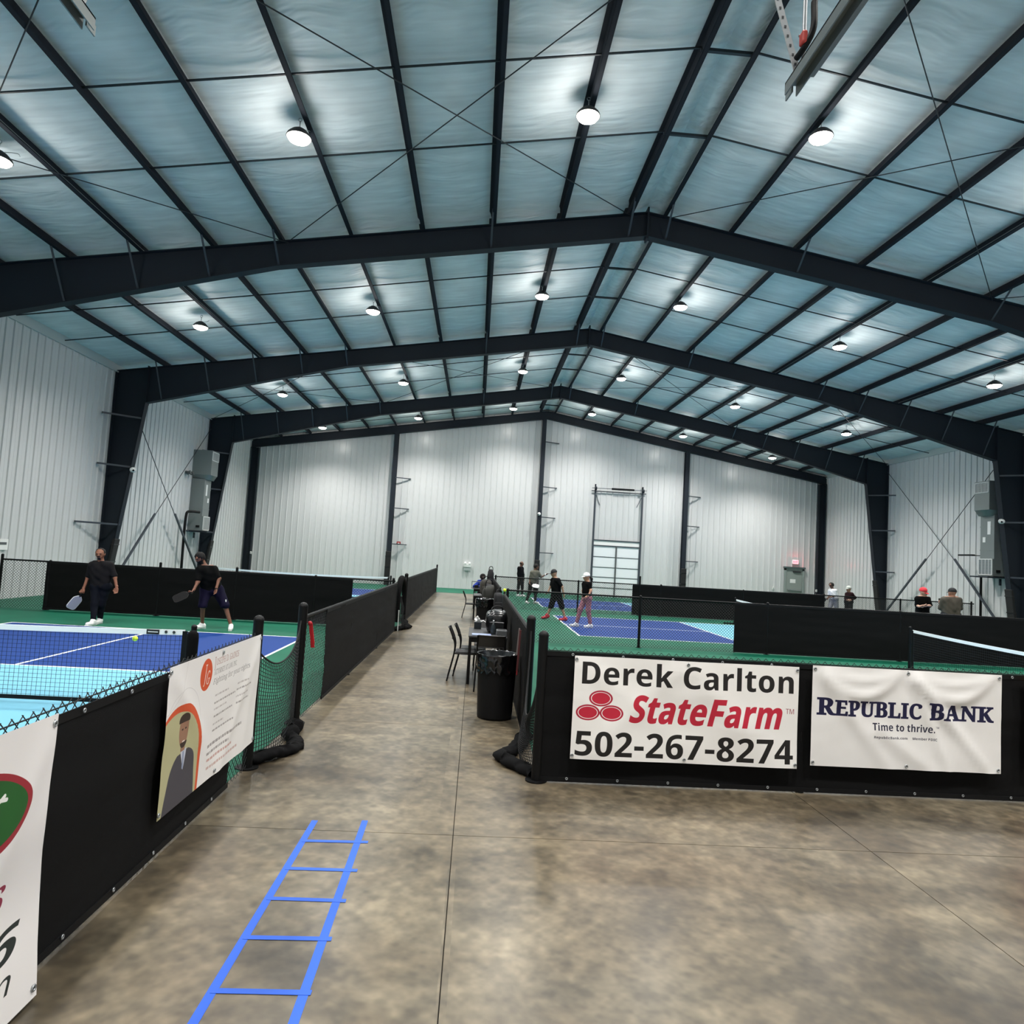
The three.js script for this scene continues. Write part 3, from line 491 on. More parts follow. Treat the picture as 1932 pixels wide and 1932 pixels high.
    x.fillStyle = '#d8552c'; x.beginPath(); x.ellipse(X(.336), Y(.158), X(.06), Y(.12), 0, 0, 6.29); x.fill();
    fit(x, 'J', 'italic 200px serif', X(.315), X(.335), Y(.2), Y(.12), '#f2dcd0'); fit(x, 'G', 'italic 200px serif', X(.335), X(.37), Y(.235), Y(.1), '#f2dcd0');
    fit(x, 'J', '200px serif', X(.416), X(.432), Y(.125), Y(.075), '#b58a80'); fit(x, 'OSEPH D. GAINES', '200px serif', X(.434), X(.7), Y(.118), Y(.05), '#b58a80');
    fit(x, 'ATTORNEY AT LAW, PSC', '200px serif', X(.42), X(.68), Y(.19), Y(.04), '#8d8784'); fit(x, 'Fighting for your rights', 'italic 200px serif', X(.415), X(.85), Y(.262), Y(.042), '#8d8784');
    // small print too fine to read in the photograph: broken grey rules
    const rule = (a, b, y, c, hh = .014) => { let q = a, k = 3; while (q < b) { const l = .008 + .022 * hash(k, y * 999 | 0, 4); x.fillStyle = c; x.fillRect(X(q), Y(y - hh), X(Math.min(l, b - q)), Y(hh)); q += l + .006; k++; } };
    for (const [a, b, y, c] of [[.449, .6, .366, '#c6bebb'], [.445, .69, .424, '#a8a19e'], [.446, .59, .473, '#c6bebb'], [.45, .665, .53, '#a8a19e'], [.451, .565, .592, '#c6bebb'], [.452, .69, .642, '#a8a19e'], [.714, .84, .366, '#c6bebb'], [.708, .89, .416, '#a8a19e'], [.706, .855, .475, '#c6bebb'], [.709, .868, .53, '#a8a19e']]) rule(a, b, y, c);
    for (const [a, b, y, c, hh] of [[.402, .81, .745, '#a39c99', .022], [.4, .64, .8, '#a39c99', .02], [.409, .69, .852, '#cfa79e', .02], [.413, .765, .915, '#d2b4ac', .02]]) rule(a, b, y, c, hh);
  });
  banner('white law office banner with orange oval and a portrait', PZ(4.343, .262), 1.777, .925, t4, (u, v) => .014 * ridge(u, v, 0, 1, -.75, .03) + .016 * ridge(u, v, 1, 1, -2.3, .035) + .012 * ridge(u, v, .98, .9, -1.9, .05) + soft(51, .02)(u, v), [.008, .5, .992]);
  const t5 = canvasTex(1600, 1100, (x, w, h) => {
    x.fillStyle = '#efebe9'; x.fillRect(0, 0, w, h); const X = a => a * w, Y = a => a * h;
    x.fillStyle = '#9c2832'; x.beginPath(); x.ellipse(X(.675), Y(.28), X(.25), Y(.167), 0, 0, 6.29); x.fill(); x.fillStyle = '#1f5c22'; x.beginPath(); x.ellipse(X(.675), Y(.28), X(.232), Y(.143), 0, 0, 6.29); x.fill();
    x.strokeStyle = '#f0f0ea'; x.lineWidth = 16; x.lineCap = 'round'; x.beginPath(); x.moveTo(X(.77), Y(.275)); x.lineTo(X(.828), Y(.222)); x.moveTo(X(.815), Y(.232)); x.lineTo(X(.836), Y(.238)); x.stroke();
    fit(x, 's', 'italic bold 200px serif', X(.8), X(.862), Y(.615), Y(.11), '#8d2540');
    fit(x, '6', 'italic bold 200px sans-serif', X(.795), X(.91), Y(.8), Y(.11), '#232b29'); fit(x, 'm', 'italic 200px sans-serif', X(.79), X(.9), Y(.905), Y(.078), '#232b29');
  });
  banner('white banner with red-rimmed green oval at the left edge', (a, b, n) => V(FX + .055 + n, .02 + b, 1.5 + a - .11 * (1 - b / 1.15)), 1.725, 1.15, t5, (u, v) => .085 * Math.pow(1 - v, 2) + .012 * ridge(u, v, 1, 1, -2.2, .04) + soft(61, .022)(u, v), [.01, .5, .985]);
}
// ================================================================ BLUE TAPE LADDER
{
  const t = thing('tape_ladder', 'blue painter tape stuck on the concrete as an agility ladder', 'tape');
  const strip = (name, a, b, w, y) => part(name, bar(V(a[0], y, a[1]), V(b[0], y, b[1]), w, .0014), M.tape, t);
  strip('rail_tape', [-1.047, 5.135], [-1.043, 2.55], .044, .001); strip('rail_tape', [-.692, 5.17], [-.628, 2.55], .044, .001);
  [[4.782, 4.799], [4.378, 4.383], [4.012, 4.013], [3.622, 3.631], [3.201, 3.205], [2.8, 2.8]].forEach(([a, b]) => strip('rung_tape', [-1.05, a], [-.612, b], .036, .0024));
}
// ================================================================ DOORS
{
  const F = 38.6;                                                       // face of the end wall ribs
  const d = structure('door_1', 'white sectional roll-up door on the end wall with tall tracks'), x0 = 6.62, x1 = 9.28, mid = 7.95;
  const rows = [[0, .5], [.53, 1.1], [1.13, 1.66], [1.69, 2.25], [2.28, 2.88]];
  const pan = S(0xeef1f4, .4);
  for (const [a, b] of rows) for (const [p, q] of [[x0 + .03, mid - .025], [mid + .025, x1 - .03]]) part('door_panel', rbox(q - p, b - a, .05, .012, (p + q) / 2, (a + b) / 2, -(F - .03)), pan, d);
  part('header_board', slab(x0, x1, 2.93, 3.2, F - .06, F - .02), M.white, d);
  part('header_rail', [slab(x0 - .05, x1 + .05, 3.18, 3.24, F - .09, F - .02)], M.steelLight, d); part('top_rail', slab(x0 - .05, x1 + .05, 2.87, 2.93, F - .09, F - .02), M.steelLight, d);
  part('center_stile', slab(mid - .04, mid + .04, 0, 2.9, F - .1, F - .05), M.grey, d);
  for (const y of [.515, 1.115, 1.675, 2.265]) part('section_joint', slab(x0, x1, y - .012, y + .012, F - .07, F - .04), M.grey, d);
  for (const s of [x0 - .04, x1 + .04]) { part('vertical_track', [slab(s - .05, s + .05, 0, 6.1, F - .12, F - .08), slab(s - .02, s + .02, 0, 6.1, F - .08, F - .03)], M.steelLight, d); part('bearing_plate', slab(s - .04, s + .04, 5.85, 6.4, F - .1, F - .04), M.steel, d); part('cable_drum', rod(V(s - .06, 6.15, F - .2), V(s + .06, 6.15, F - .2), .1, 14), M.steel, d); part('track_brace', bar(V(s, 5.9, F - .1), V(s + (s < mid ? .3 : -.3), 5.2, F - .03), .03, .03), M.steelLight, d); }
  part('torsion_shaft', rod(V(x0 - .25, 6.16, F - .2), V(x1 + .25, 6.18, F - .2), .016, 8), M.steelLight, d);
  part('torsion_spring', rod(V(7.5, 6.165, F - .2), V(8.8, 6.175, F - .2), .055, 12), M.black, d);
  part('spring_pad', slab(x0 - .25, x1 + .25, 5.98, 6.03, F - .06, F - .02), M.steelLight, d);
  // personnel door
  const e = structure('door_2', 'grey steel exit door in the right corner of the end wall');
  part('door_frame', [slab(17.8, 17.9, 0, 2.24, F - .1, F), slab(18.85, 18.95, 0, 2.24, F - .1, F), slab(17.8, 18.95, 2.14, 2.24, F - .1, F)], S(0x8d9894, .5), e);
  const leaf = part('door_leaf', slab(17.91, 18.84, .01, 2.13, F - .07, F - .02), S(0x8f9893, .5), e); part('door_closer', [slab(18.3, 18.75, 2.02, 2.1, F - .13, F - .07)], M.darkGrey, e);
  part('paper_notice', slab(18.14, 18.46, 1.41, 1.63, F - .075, F - .071), M.white, leaf); part('push_bar', [slab(17.98, 18.78, .98, 1.05, F - .14, F - .1)], M.galv, leaf);
  part('drip_cap', slab(17.76, 19.0, 2.24, 2.34, F - .16, F), S(0x4c5c5c, .5), e);
  // overhead door behind the camera whose tracks reach into the top of the picture
  const g = structure('door_3', 'sectional overhead door in the wall behind the camera'), B = BACK + .04;
  for (let i = 0; i < 7; i++) part('door_panel', slab(-2.15, 1.5, i * .6 + .01, i * .6 + .59, B, B + .05), pan, g);
  for (const s of [-2.24, 1.6]) part('vertical_track', slab(s - .04, s + .04, 0, 4.4, B, B + .1), M.galv, g);
  for (const [s, w] of [[-2.24, 'left'], [1.6, 'right']]) {
    const t = thing('door_track', `galvanized overhead door track hanging at the top ${w} of the picture`, 'track'), o = w === 'left' ? 1 : -1, y = 4.7;
    part('track_channel', [slab(s - .035, s + .035, y + .02, y + .03, B + .5, 3.58), slab(s - .035, s - .028, y - .04, y + .03, B + .5, 3.58), slab(s + .028, s + .035, y - .04, y + .03, B + .5, 3.58)], M.duct, t);
    part('track_angle', [slab(s - o * .04 - .06, s - o * .04 + .06, y + .035, y + .042, B + .6, 3.52), slab(s - o * .1 - .004, s - o * .1 + .004, y + .04, y + .11, B + .6, 3.52)], M.duct, t);
    const hang = (a, b, n) => { const m = part('hanger_strap', bar(a, b, .038, .004, new THREE.Vector3(0, 0, 1)), M.galv, t); for (let i = 1; i < n; i++) { const p = a.clone().lerp(b, i / n); part('slot', box(.012, .014, .006, p.x, p.y, p.z + .001), M.darkGrey, m); } };
    hang(V(s, y + .03, 3.5), V(s - .3 * (w === 'right' ? 1 : -1), y + 1.3, 3.62), 22); part('drop_rod', rod(V(s + .02, y + .03, 3.48), V(s + .02, rafterTop(s) + .1, 3.48), .012, 8), M.galv, t);
    part('end_stop', slab(s - .004, s + .004, y - .03, y + .03, 3.56, 3.64), M.duct, t);
    if (w === 'right') { const p = part('pusher_bracket', tube([V(s - .01, y + .12, 3.5), V(s, y + .13, 3.42), V(s + .025, y + .2, 3.39), V(s + .028, y + .36, 3.39)], .017, 20, 8), M.black, t); part('spring_bumper', [rbox(.03, .07, .05, .01, s - .012, y + .17, -3.42)], S(0xb5382f, .5), p); part('bumper_bolt', rod(V(s - .03, y + .2, 3.44), V(s + .01, y + .2, 3.44), .007, 8), M.galv, p); }
  }
}
// ================================================================ AIR UNITS
function airUnit(label, x, sg, d) {                                    // sg: towards the hall
  const t = thing('air_unit', label, 'air unit', [x, 0, d]); t.rotation.y = 0; const X = a => sg * a;
  part('upper_box', [rbox(.84, 1.12, .78, .015, X(.42), 5.38, -.4)], M.duct, t);
  const hop = new THREE.CylinderGeometry(.59, .46, .22, 4, 1).rotateY(Math.PI / 4).scale(1, 1, .93).translate(X(.4), 4.72, -.4); part('hopper', hop, M.duct, t);
  part('duct', [rbox(.6, 1.72, .72, .012, X(.3), 3.78, -.4), box(.615, .03, .74, X(.3), 3.3, -.4), box(.615, .03, .74, X(.3), 4.2, -.4)], M.duct, t);
  part('lower_box', [rbox(.66, .66, .74, .012, X(.33), 2.64, -.4)], M.duct, t);
  const grill = (y0, y1, z0, z1, xx) => { const m = part('grille_frame', [box(.02, y1 - y0, .03, X(xx), (y0 + y1) / 2, z0), box(.02, y1 - y0, .03, X(xx), (y0 + y1) / 2, z1), box(.02, .03, z0 - z1, X(xx), y0, (z0 + z1) / 2), box(.02, .03, z0 - z1, X(xx), y1, (z0 + z1) / 2)], M.whitePlastic, t); for (let y = y0 + .05; y < y1; y += .055) part('louvre', box(.012, .022, z0 - z1 - .02, X(xx - .006), y, (z0 + z1) / 2), M.galv, m); for (let k = 1; k < 4; k++) part('mullion', box(.014, y1 - y0, .012, X(xx - .003), (y0 + y1) / 2, lerp(z0, z1, k / 4)), M.whitePlastic, m); };
  grill(5.5, 5.88, -.05, -.75, .85); grill(2.36, 2.95, -.06, -.74, .67);
  part('service_label', [box(.006, .5, .16, X(.605), 4.15, -.3), box(.006, .2, .14, X(.605), 3.7, -.55)], M.white, t);
  part('support_shelf', [box(.9, .05, .95, X(.45), 2.27, -.42), box(.06, .25, .06, X(.3), 2.1, -.1)], M.steel, t); part('control_box', box(.14, .1, .05, X(.45), 2.5, -.01), M.black, t);
}
airUnit('grey stacked air unit on the left wall beside the third frame', XL, 1, 31.0);
airUnit('grey stacked air unit on the right wall beside the second frame', XW, -1, 24.75);
single('drain_pipe', tube([V(-12.62, .03, 30.1), V(-12.6, 2.9, 30.05), V(-12.58, 3.08, 30.1), V(-12.5, 3.12, 30.3), V(-12.4, 3.13, 30.9)], .055, 60, 10), M.black, 'black upright pipe bending over beside the left air unit', 'pipe');
single('upright_pipe', [rod(V(19.95, 0, 26), V(19.95, 2.25, 26), .045, 12), new THREE.CylinderGeometry(.08, .08, .02, 14).translate(19.95, .01, -26)], M.black, 'black upright pipe below the right air unit', 'pipe');
single('wall_shelf_bar', [slab(19.5, 19.62, 3.08, 3.14, 25.9, 26.7), slab(19.6, 20.08, 3.1, 3.13, 26.2, 26.26)], M.black, 'short dark bar sticking out beside the right air unit', 'bar');
single('wall_conduit', tube([V(20.02, 2.6, 23.2), V(19.98, 2.58, 23.3), V(19.96, 2.4, 23.35), V(19.96, .75, 23.35)], .014, 30, 6), M.galv, 'thin bent conduit beside the right column pad', 'conduit');
single('outlet_box', rbox(.08, .12, .1, .02, 19.96, .68, -23.35), M.galv, 'small round-cornered outlet at the foot of the right conduit', 'outlet');
{ const t = thing('loudspeaker_pair', 'pair of small grey floodlights on the left wall by the air unit', 'floodlight', [XL + .06, 4.83, 30.42]); part('bracket', box(.05, .12, .3, 0, 0, 0), M.grey, t); for (const z of [-.14, .14]) part('head', new THREE.CylinderGeometry(.09, .06, .14, 14).rotateZ(-1.2).translate(.13, -.02, z), M.grey, t); }
// security cameras
for (const [x, y, d, sg, label] of [[-11.98, 4.2, 24.0, 1, 'white dome camera on the left column behind the bald player'], [19.15, 4.33, 24.0, -1, 'white dome camera on the right column beside the air unit'], [3.4, 4.47, 38.22, -1, 'white dome camera on the middle end wall post']]) {
  const t = thing('security_camera', label, 'camera', [x, y, d], 0, 'dome cameras'); part('mount', new THREE.CylinderGeometry(.09, .09, .05, 18).rotateX(Math.PI / 2), M.whitePlastic, t); part('body', new THREE.SphereGeometry(.085, 18, 12).translate(0, -.01, .06), M.whitePlastic, t); part('eye_lens', new THREE.SphereGeometry(.035, 12, 8).translate(sg * .06, -.03, .11), M.black, t);
}
{ // exit sign, emergency light, alarm horn, wall switches
  const F = 38.62, t = thing('exit_sign', 'glowing red exit sign above the grey door', 'sign', [18.43, 2.63, F - .06]); const tex = canvasTex(256, 160, (x, w, h) => { x.fillStyle = '#ff8f96'; x.fillRect(0, 0, w, h); x.fillStyle = '#e01226'; x.font = 'bold 100px sans-serif'; x.textAlign = 'center'; x.textBaseline = 'middle'; x.fillText('EXIT', w / 2, h / 2); });
  part('sign_case', rbox(.38, .26, .07, .02), M.white, t); part('sign_face', new THREE.PlaneGeometry(.34, .22).translate(0, 0, .037), new THREE.MeshStandardMaterial({ color: 0x552222, emissive: 0xffffff, emissiveMap: tex, emissiveIntensity: 1.1, roughness: .5 }), t);
  const L = new THREE.PointLight(0xff3040, .25, 3); L.position.set(0, 0, .12); t.add(L);
  const e = thing('emergency_light', 'white twin-lamp emergency light low on the end wall', 'emergency light', [-.46, 1.27, F - .07]); part('case', [rbox(.42, .2, .12, .03, 0, .06, 0)], M.whitePlastic, e); for (const x of [-.12, .12]) part('lamp_head', new THREE.CylinderGeometry(.06, .05, .1, 14).rotateX(1.2).translate(x, .2, .04), M.whitePlastic, e); part('grey_panel', box(.36, .16, .08, 0, -.14, 0), S(0x9da5a4, .5), e);
  const h = thing('fire_horn', 'small red fire alarm horn beside the left end wall post', 'alarm', [-4.36, 2.38, 38.33]); part('horn_plate', rbox(.22, .13, .07, .015), M.redDark, h); part('strobe', rbox(.1, .04, .04, .01, 0, -.03, .05), M.white, h);
  const w = thing('wall_sign', 'white notice box on the left wall at the picture edge', 'sign', [XL + .045, 1.5, 19.2], 0); part('sign_board', rbox(.03, .3, .5, .008), M.white, w); part('grey_stripe', box(.004, .07, .36, .018, .03, 0), M.grey, w);
  for (const [x, y, d, l] of [[-12.4, 1.35, 38.32, 'small white switch on the left corner post'], [19.6, 1.05, 38.32, 'small white outlet on the right corner post'], [17.2, 1.05, F - .02, 'small white outlet on the end wall left of the grey door']]) { const q = thing('switch_box', l, 'switch', [x, y, d], 0, 'switches on the end wall'); part('plate', rbox(.1, .14, .03, .008), M.white, q); part('toggle', box(.02, .04, .02, 0, 0, .02), M.grey, q); }
}
// ================================================================ TABLES, CHAIRS, BINS IN THE AISLE
function table(label, x0, x1, d0, d1) {
  const t = thing('table', label, 'table', [(x0 + x1) / 2, 0, (d0 + d1) / 2], 0, 'black tables along the aisle'), w = x1 - x0, l = d1 - d0;
  part('tabletop', rbox(w, .03, l, .008, 0, .725, 0), S(0x3a3b3d, .5), t); part('apron', [box(w - .06, .07, .02, 0, .675, l / 2 - .03), box(w - .06, .07, .02, 0, .675, -l / 2 + .03), box(.02, .07, l - .06, w / 2 - .03, .675, 0), box(.02, .07, l - .06, -w / 2 + .03, .675, 0)], M.black, t);
  for (const a of [-1, 1]) for (const b of [-1, 1]) part('leg', rbox(.045, .71, .045, .006, a * (w / 2 - .03), .355, b * (l / 2 - .03)), M.black, t);
}
function chair(label, x, d, turn) {                                    // faces local +x
  const t = thing('chair', label, 'chair', [x, 0, d], turn, 'black stacking chairs');
  const seat = sheet((u, v) => { const a = lerp(-.2, .2, u), b = lerp(-.2, .2, v); return new THREE.Vector3(a, .452 - .018 * Math.cos(u * 3.14 - 1.57) * Math.cos(v * 3.14 - 1.57), b); }, 10, 10);
  part('seat', [seat, rbox(.41, .022, .41, .01, 0, .432, 0)], S(0x232224, .45, two), t);
  const back = sheet((u, v) => { const a = lerp(-.195, .195, u), c = .03 * Math.cos(a * 8); return new THREE.Vector3(-.235 - c - .07 * v, lerp(.64, .815, v), a); }, 10, 4);
  part('backrest', [back, tube([-1, -.5, 0, .5, 1].map(k => new THREE.Vector3(-.305 - .03 * Math.cos(k * 1.56), .815, k * .195)), .01, 20, 6), tube([-1, -.5, 0, .5, 1].map(k => new THREE.Vector3(-.235 - .03 * Math.cos(k * 1.56), .64, k * .195)), .009, 20, 6)], S(0x201f20, .45, two), t);
  for (const s of [-1, 1]) {
    part('rear_leg', tube([new THREE.Vector3(-.31, .0, s * .215), new THREE.Vector3(-.22, .43, s * .2), new THREE.Vector3(-.215, .56, s * .2), new THREE.Vector3(-.25, .68, s * .2), new THREE.Vector3(-.31, .81, s * .2)], .0125, 24, 7), M.black, t);
    part('front_leg', tube([new THREE.Vector3(.2, 0, s * .21), new THREE.Vector3(.185, .36, s * .2), new THREE.Vector3(.16, .425, s * .195), new THREE.Vector3(.05, .425, s * .19)], .0125, 20, 7), M.black, t);
    part('side_rail', rod(new THREE.Vector3(-.22, .425, s * .195), new THREE.Vector3(.17, .425, s * .195), .011, 7), M.black, t);
  }
}
table('black table nearest on the right of the aisle', -.04, .56, 10.6, 11.8);
chair('black chair at the left side of the nearest table, the nearer of two', -.03, 11.0, 0);
chair('black chair at the left side of the nearest table, the farther of two', .05, 11.45, 0);
chair('black chair between the nearest table and the near bin', .3, 10.35, Math.PI / 2);
chair('black chair on the far side of the nearest table', .28, 12.05, -Math.PI / 2);
table('black table in the middle of the row along the aisle', 0, .58, 20.9, 22.1);
chair('black chair beside the middle table', -.02, 21.6, 0);
table('small table where the man in blue sits', -.02, .58, 25.0, 25.75);
chair('black chair the man in blue sits on', .27, 26.12, -Math.PI / 2);
function bin(label, x, d, r, h) {
  const t = thing('trash_can', label, 'trash can', [x, 0, d], 0, 'black trash cans'); 
  part('barrel', lathe([[0, .005], [r * .86, .005], [r * .88, .03], [r, h - .03], [r * 1.03, h - .02], [r * 1.03, h], [r * .98, h], [r * .96, h - .05], [0, h - .5]], 28), M.black, t);
  const g = sheet((u, v) => { const a = u * Math.PI * 2, k = v * 2.2, wr = fbm(Math.cos(a) * 4 + 9, Math.sin(a) * 4 + v * 5 + 3, 6, 3) - .5, fold = .5 + .5 * Math.sin(a * 19 + 3 * wr); const rr = v > .72 ? lerp(r * 1.05, r * .8, (v - .72) / .28) : r * (1.055 - .0 * v) + .02 * wr + .008 * fold * (1 - v); const y = v > .72 ? h + .015 - .25 * (v - .72) : h + .012 - .2 * (1 - v / .72) - .035 * fold * (1 - v) + .03 * wr; return new THREE.Vector3(Math.cos(a) * rr, y, Math.sin(a) * rr); }, 120, 24);
  part('bin_liner', g, PH(0x0a0a0c, .2, { clearcoat: .4, ...two }), t);
}
bin('large black trash can nearest the camera with a crumpled liner', .345, 8.55, .245, .78);
bin('black trash can farther down the aisle behind the nearest table', .33, 18.3, .25, .82);
// soft bag made from a bulging noisy box
function softBag(name, label, x, y, d, w, h, l, m, sd, turn = 0, strap = true, group = 'bags along the aisle') {
  const t = thing(name, label, 'bag', [x, y, d], turn, group); const g = new THREE.SphereGeometry(1, 30, 20), p = g.attributes.position;
  for (let i = 0; i < p.count; i++) { let a = p.getX(i), b = p.getY(i), c = p.getZ(i); const q = v => Math.sign(v) * Math.pow(Math.abs(v), .6), n = 1 + .28 * (fbm(a * 2.2 + sd, b * 2.2 + c * 1.7, sd, 3) - .5); a = q(a) * n; b = q(b) * n; c = q(c) * n; p.setXYZ(i, a * w / 2, Math.max(0.002, (b + 1) * h / 2), c * l / 2); }
  g.computeVertexNormals(); part('bag_body', g, m, t);
  if (strap) part('strap', tube([new THREE.Vector3(-w * .3, h * .8, l * .3), new THREE.Vector3(-w * .2, h * 1.12, l * .12), new THREE.Vector3(w * .2, h * 1.12, -l * .1), new THREE.Vector3(w * .3, h * .8, -l * .25)], .012, 24, 6), M.black, t);
  part('pocket', rbox(w * .7, h * .42, .04, .018, 0, h * .32, l * .5), m, t);
}
softBag('duffel_bag', 'glossy black bag heaped on the nearest table', .4, .742, 11.25, .36, .36, .5, M.bag, 3);
softBag('backpack', 'dark green backpack leaning on the far right aisle fence', .42, .0, 19.3, .38, 1.14, .5, S(0x22231e, .8), 5);
softBag('sports_bag', 'black sports bag standing behind the green backpack', .44, .0, 20.2, .36, 1.12, .6, M.cloth, 8);
softBag('tote_bag', 'grey-brown tote bag on the middle table', .36, .742, 21.3, .34, .5, .4, S(0x3a3833, .85), 12);
softBag('paddle_bag', 'black paddle bag with a pointed top on the middle table', .5, .742, 21.75, .22, .78, .34, M.cloth, 15);
softBag('gym_bag', 'black gym bag hung on the post at the end of the near right fence', .56, .75, 15.3, .22, .42, .5, M.cloth, 18);
single('folder_sheet', rbox(.3, .012, .2, .005, .16, .748, -10.74), S(0x9aa8cc, .35), 'thin pale blue folder lying on the nearest table', 'folder');
{ const t = thing('tissue_box', 'dark tissue box with white tissue on the nearest table', 'tissue box', [.1, .741, 11.62]); part('box', rbox(.12, .12, .12, .01, 0, .06, 0), S(0x1d2429, .5), t); part('tissue', sheet((u, v) => new THREE.Vector3((u - .5) * .13 * (1 - v * .4) + .02 * Math.sin(v * 6), .115 + v * .11 * (1 - Math.abs(u - .45)), .03 * Math.sin(u * 8 + v * 3)), 10, 8), S(0xf4f4f2, .9, two), t); part('loose_tissue', sheet((u, v) => new THREE.Vector3(.05 + u * .12, .12 + .02 * Math.sin(u * 5), (v - .5) * .09), 8, 4), S(0xf4f4f2, .9, two), t); }
{ const t = thing('spray_bottle', 'clear spray bottle with chrome trigger on the nearest table', 'bottle', [.34, .741, 10.9]); part('bottle_body', lathe([[0, 0], [.038, .002], [.04, .12], [.016, .17], [.014, .19], [0, .19]], 18), S(0x30373a, .2), t); part('trigger_head', [rbox(.03, .035, .07, .008, 0, .21, .01), box(.01, .04, .015, 0, .175, .03)], M.chrome, t); }
{ const t = thing('speaker_box', 'dark portable speaker box fixed by the nearest table end', 'speaker', [.47, .741, 10.72]); part('case', rbox(.17, .1, .2, .015, 0, .05, 0), M.grey, t); part('grille', box(.12, .004, .14, 0, .102, 0), M.darkGrey, t); }
{ const t = thing('wire_crate', 'dark crate with light side standing on the small table of the man in blue', 'crate', [.06, .741, 25.12]); part('crate_frame', [box(.32, .02, .22, .0, .01, 0), box(.32, .02, .22, 0, .25, 0), box(.02, .24, .22, -.15, .13, 0), box(.02, .24, .22, .15, .13, 0)], M.grey, t); part('wood_side', box(.03, .27, .22, .19, .135, 0), S(0x8c7f5a, .7), t); part('dark_item', rbox(.16, .1, .14, .02, .02, .075, 0), M.black, t); }
single('pickleball', new THREE.SphereGeometry(.037, 20, 14).translate(-4.744, .519, -10.0), M.yellowBall, 'yellow pickleball in flight before the near left net', 'ball', 'pickleballs');
single('pickleball', new THREE.SphereGeometry(.037, 20, 14).translate(GX, 1.262, -14.7), M.yellowBall, 'yellow-green pickleball on top of the right aisle fence', 'ball', 'pickleballs');
// ================================================================ PEOPLE
// surface nets over a signed distance field; bounds [x0,y0,z0,x1,y1,z1]
function nets(field, B, h) {
  const nx = Math.ceil((B[3] - B[0]) / h) + 1, ny = Math.ceil((B[4] - B[1]) / h) + 1, nz = Math.ceil((B[5] - B[2]) / h) + 1, F = new Float32Array(nx * ny * nz);
  for (let k = 0, i = 0; k < nz; k++) for (let j = 0; j < ny; j++) for (let q = 0; q < nx; q++, i++) F[i] = field(B[0] + q * h, B[1] + j * h, B[2] + k * h);
  const id = new Int32Array(nx * ny * nz).fill(-1), pos = [], idx = [], at = (a, b, c) => a + nx * (b + ny * c);
  for (let k = 0; k + 1 < nz; k++) for (let j = 0; j + 1 < ny; j++) for (let q = 0; q + 1 < nx; q++) {
    let m = 0, n = 0, sx = 0, sy = 0, sz = 0; const v = [];
    for (let c = 0; c < 8; c++) { v[c] = F[at(q + (c & 1), j + (c >> 1 & 1), k + (c >> 2))]; if (v[c] < 0) m |= 1 << c; }
    if (m === 0 || m === 255) continue;
    for (let c = 0; c < 8; c++) for (const b of [1, 2, 4]) if (!(c & b)) { const d = c | b; if ((v[c] < 0) !== (v[d] < 0)) { const t = v[c] / (v[c] - v[d]); sx += (c & 1) + (b === 1 ? t : 0); sy += (c >> 1 & 1) + (b === 2 ? t : 0); sz += (c >> 2) + (b === 4 ? t : 0); n++; } }
    id[at(q, j, k)] = pos.length / 3; pos.push(B[0] + (q + sx / n) * h, B[1] + (j + sy / n) * h, B[2] + (k + sz / n) * h);
  }
  for (let k = 1; k + 1 < nz; k++) for (let j = 1; j + 1 < ny; j++) for (let q = 1; q + 1 < nx; q++) {
    const f = F[at(q, j, k)] < 0, quad = (a, b, c, d) => { if (a < 0 || b < 0 || c < 0 || d < 0) return; f ? idx.push(a, b, c, a, c, d) : idx.push(a, c, b, a, d, c); };
    if (f !== F[at(q + 1, j, k)] < 0) quad(id[at(q, j - 1, k - 1)], id[at(q, j, k - 1)], id[at(q, j, k)], id[at(q, j - 1, k)]);
    if (f !== F[at(q, j + 1, k)] < 0) quad(id[at(q - 1, j, k - 1)], id[at(q - 1, j, k)], id[at(q, j, k)], id[at(q, j, k - 1)]);
    if (f !== F[at(q, j, k + 1)] < 0) quad(id[at(q - 1, j - 1, k)], id[at(q, j - 1, k)], id[at(q, j, k)], id[at(q - 1, j, k)]);
  }
  const g = new THREE.BufferGeometry(); g.setAttribute('position', new THREE.Float32BufferAttribute(pos, 3)); g.setIndex(idx); g.computeVertexNormals(); return g;
}
const cone = (a, b, r0, r1 = r0) => { const d = [b[0] - a[0], b[1] - a[1], b[2] - a[2]], L = d[0] * d[0] + d[1] * d[1] + d[2] * d[2] || 1e-9; return (x, y, z) => { const px = x - a[0], py = y - a[1], pz = z - a[2], t = clamp((px * d[0] + py * d[1] + pz * d[2]) / L, 0, 1); return Math.hypot(px - d[0] * t, py - d[1] * t, pz - d[2] * t) - (r0 + (r1 - r0) * t); }; };
const ball = (c, r, s = [1, 1, 1]) => (x, y, z) => (Math.hypot((x - c[0]) / s[0], (y - c[1]) / s[1], (z - c[2]) / s[2]) - r) * Math.min(...s);
const blend = (list, k) => (x, y, z) => { let d = 9; for (const f of list) { const e = f(x, y, z), h = Math.max(k - Math.abs(d - e), 0) / k; d = Math.min(d, e) - h * h * k * .25; } return d; };
const bounds = (pts, m) => { const b = [9, 9, 9, -9, -9, -9]; for (const p of pts) for (let i = 0; i < 3; i++) { b[i] = Math.min(b[i], p[i] - m); b[i + 3] = Math.max(b[i + 3], p[i] + m); } return b; };
const mix3 = (a, b, t) => [lerp(a[0], b[0], t), lerp(a[1], b[1], t), lerp(a[2], b[2], t)];
const add3 = (a, b, s = 1) => [a[0] + b[0] * s, a[1] + b[1] * s, a[2] + b[2] * s], sub3 = (a, b) => [a[0] - b[0], a[1] - b[1], a[2] - b[2]];
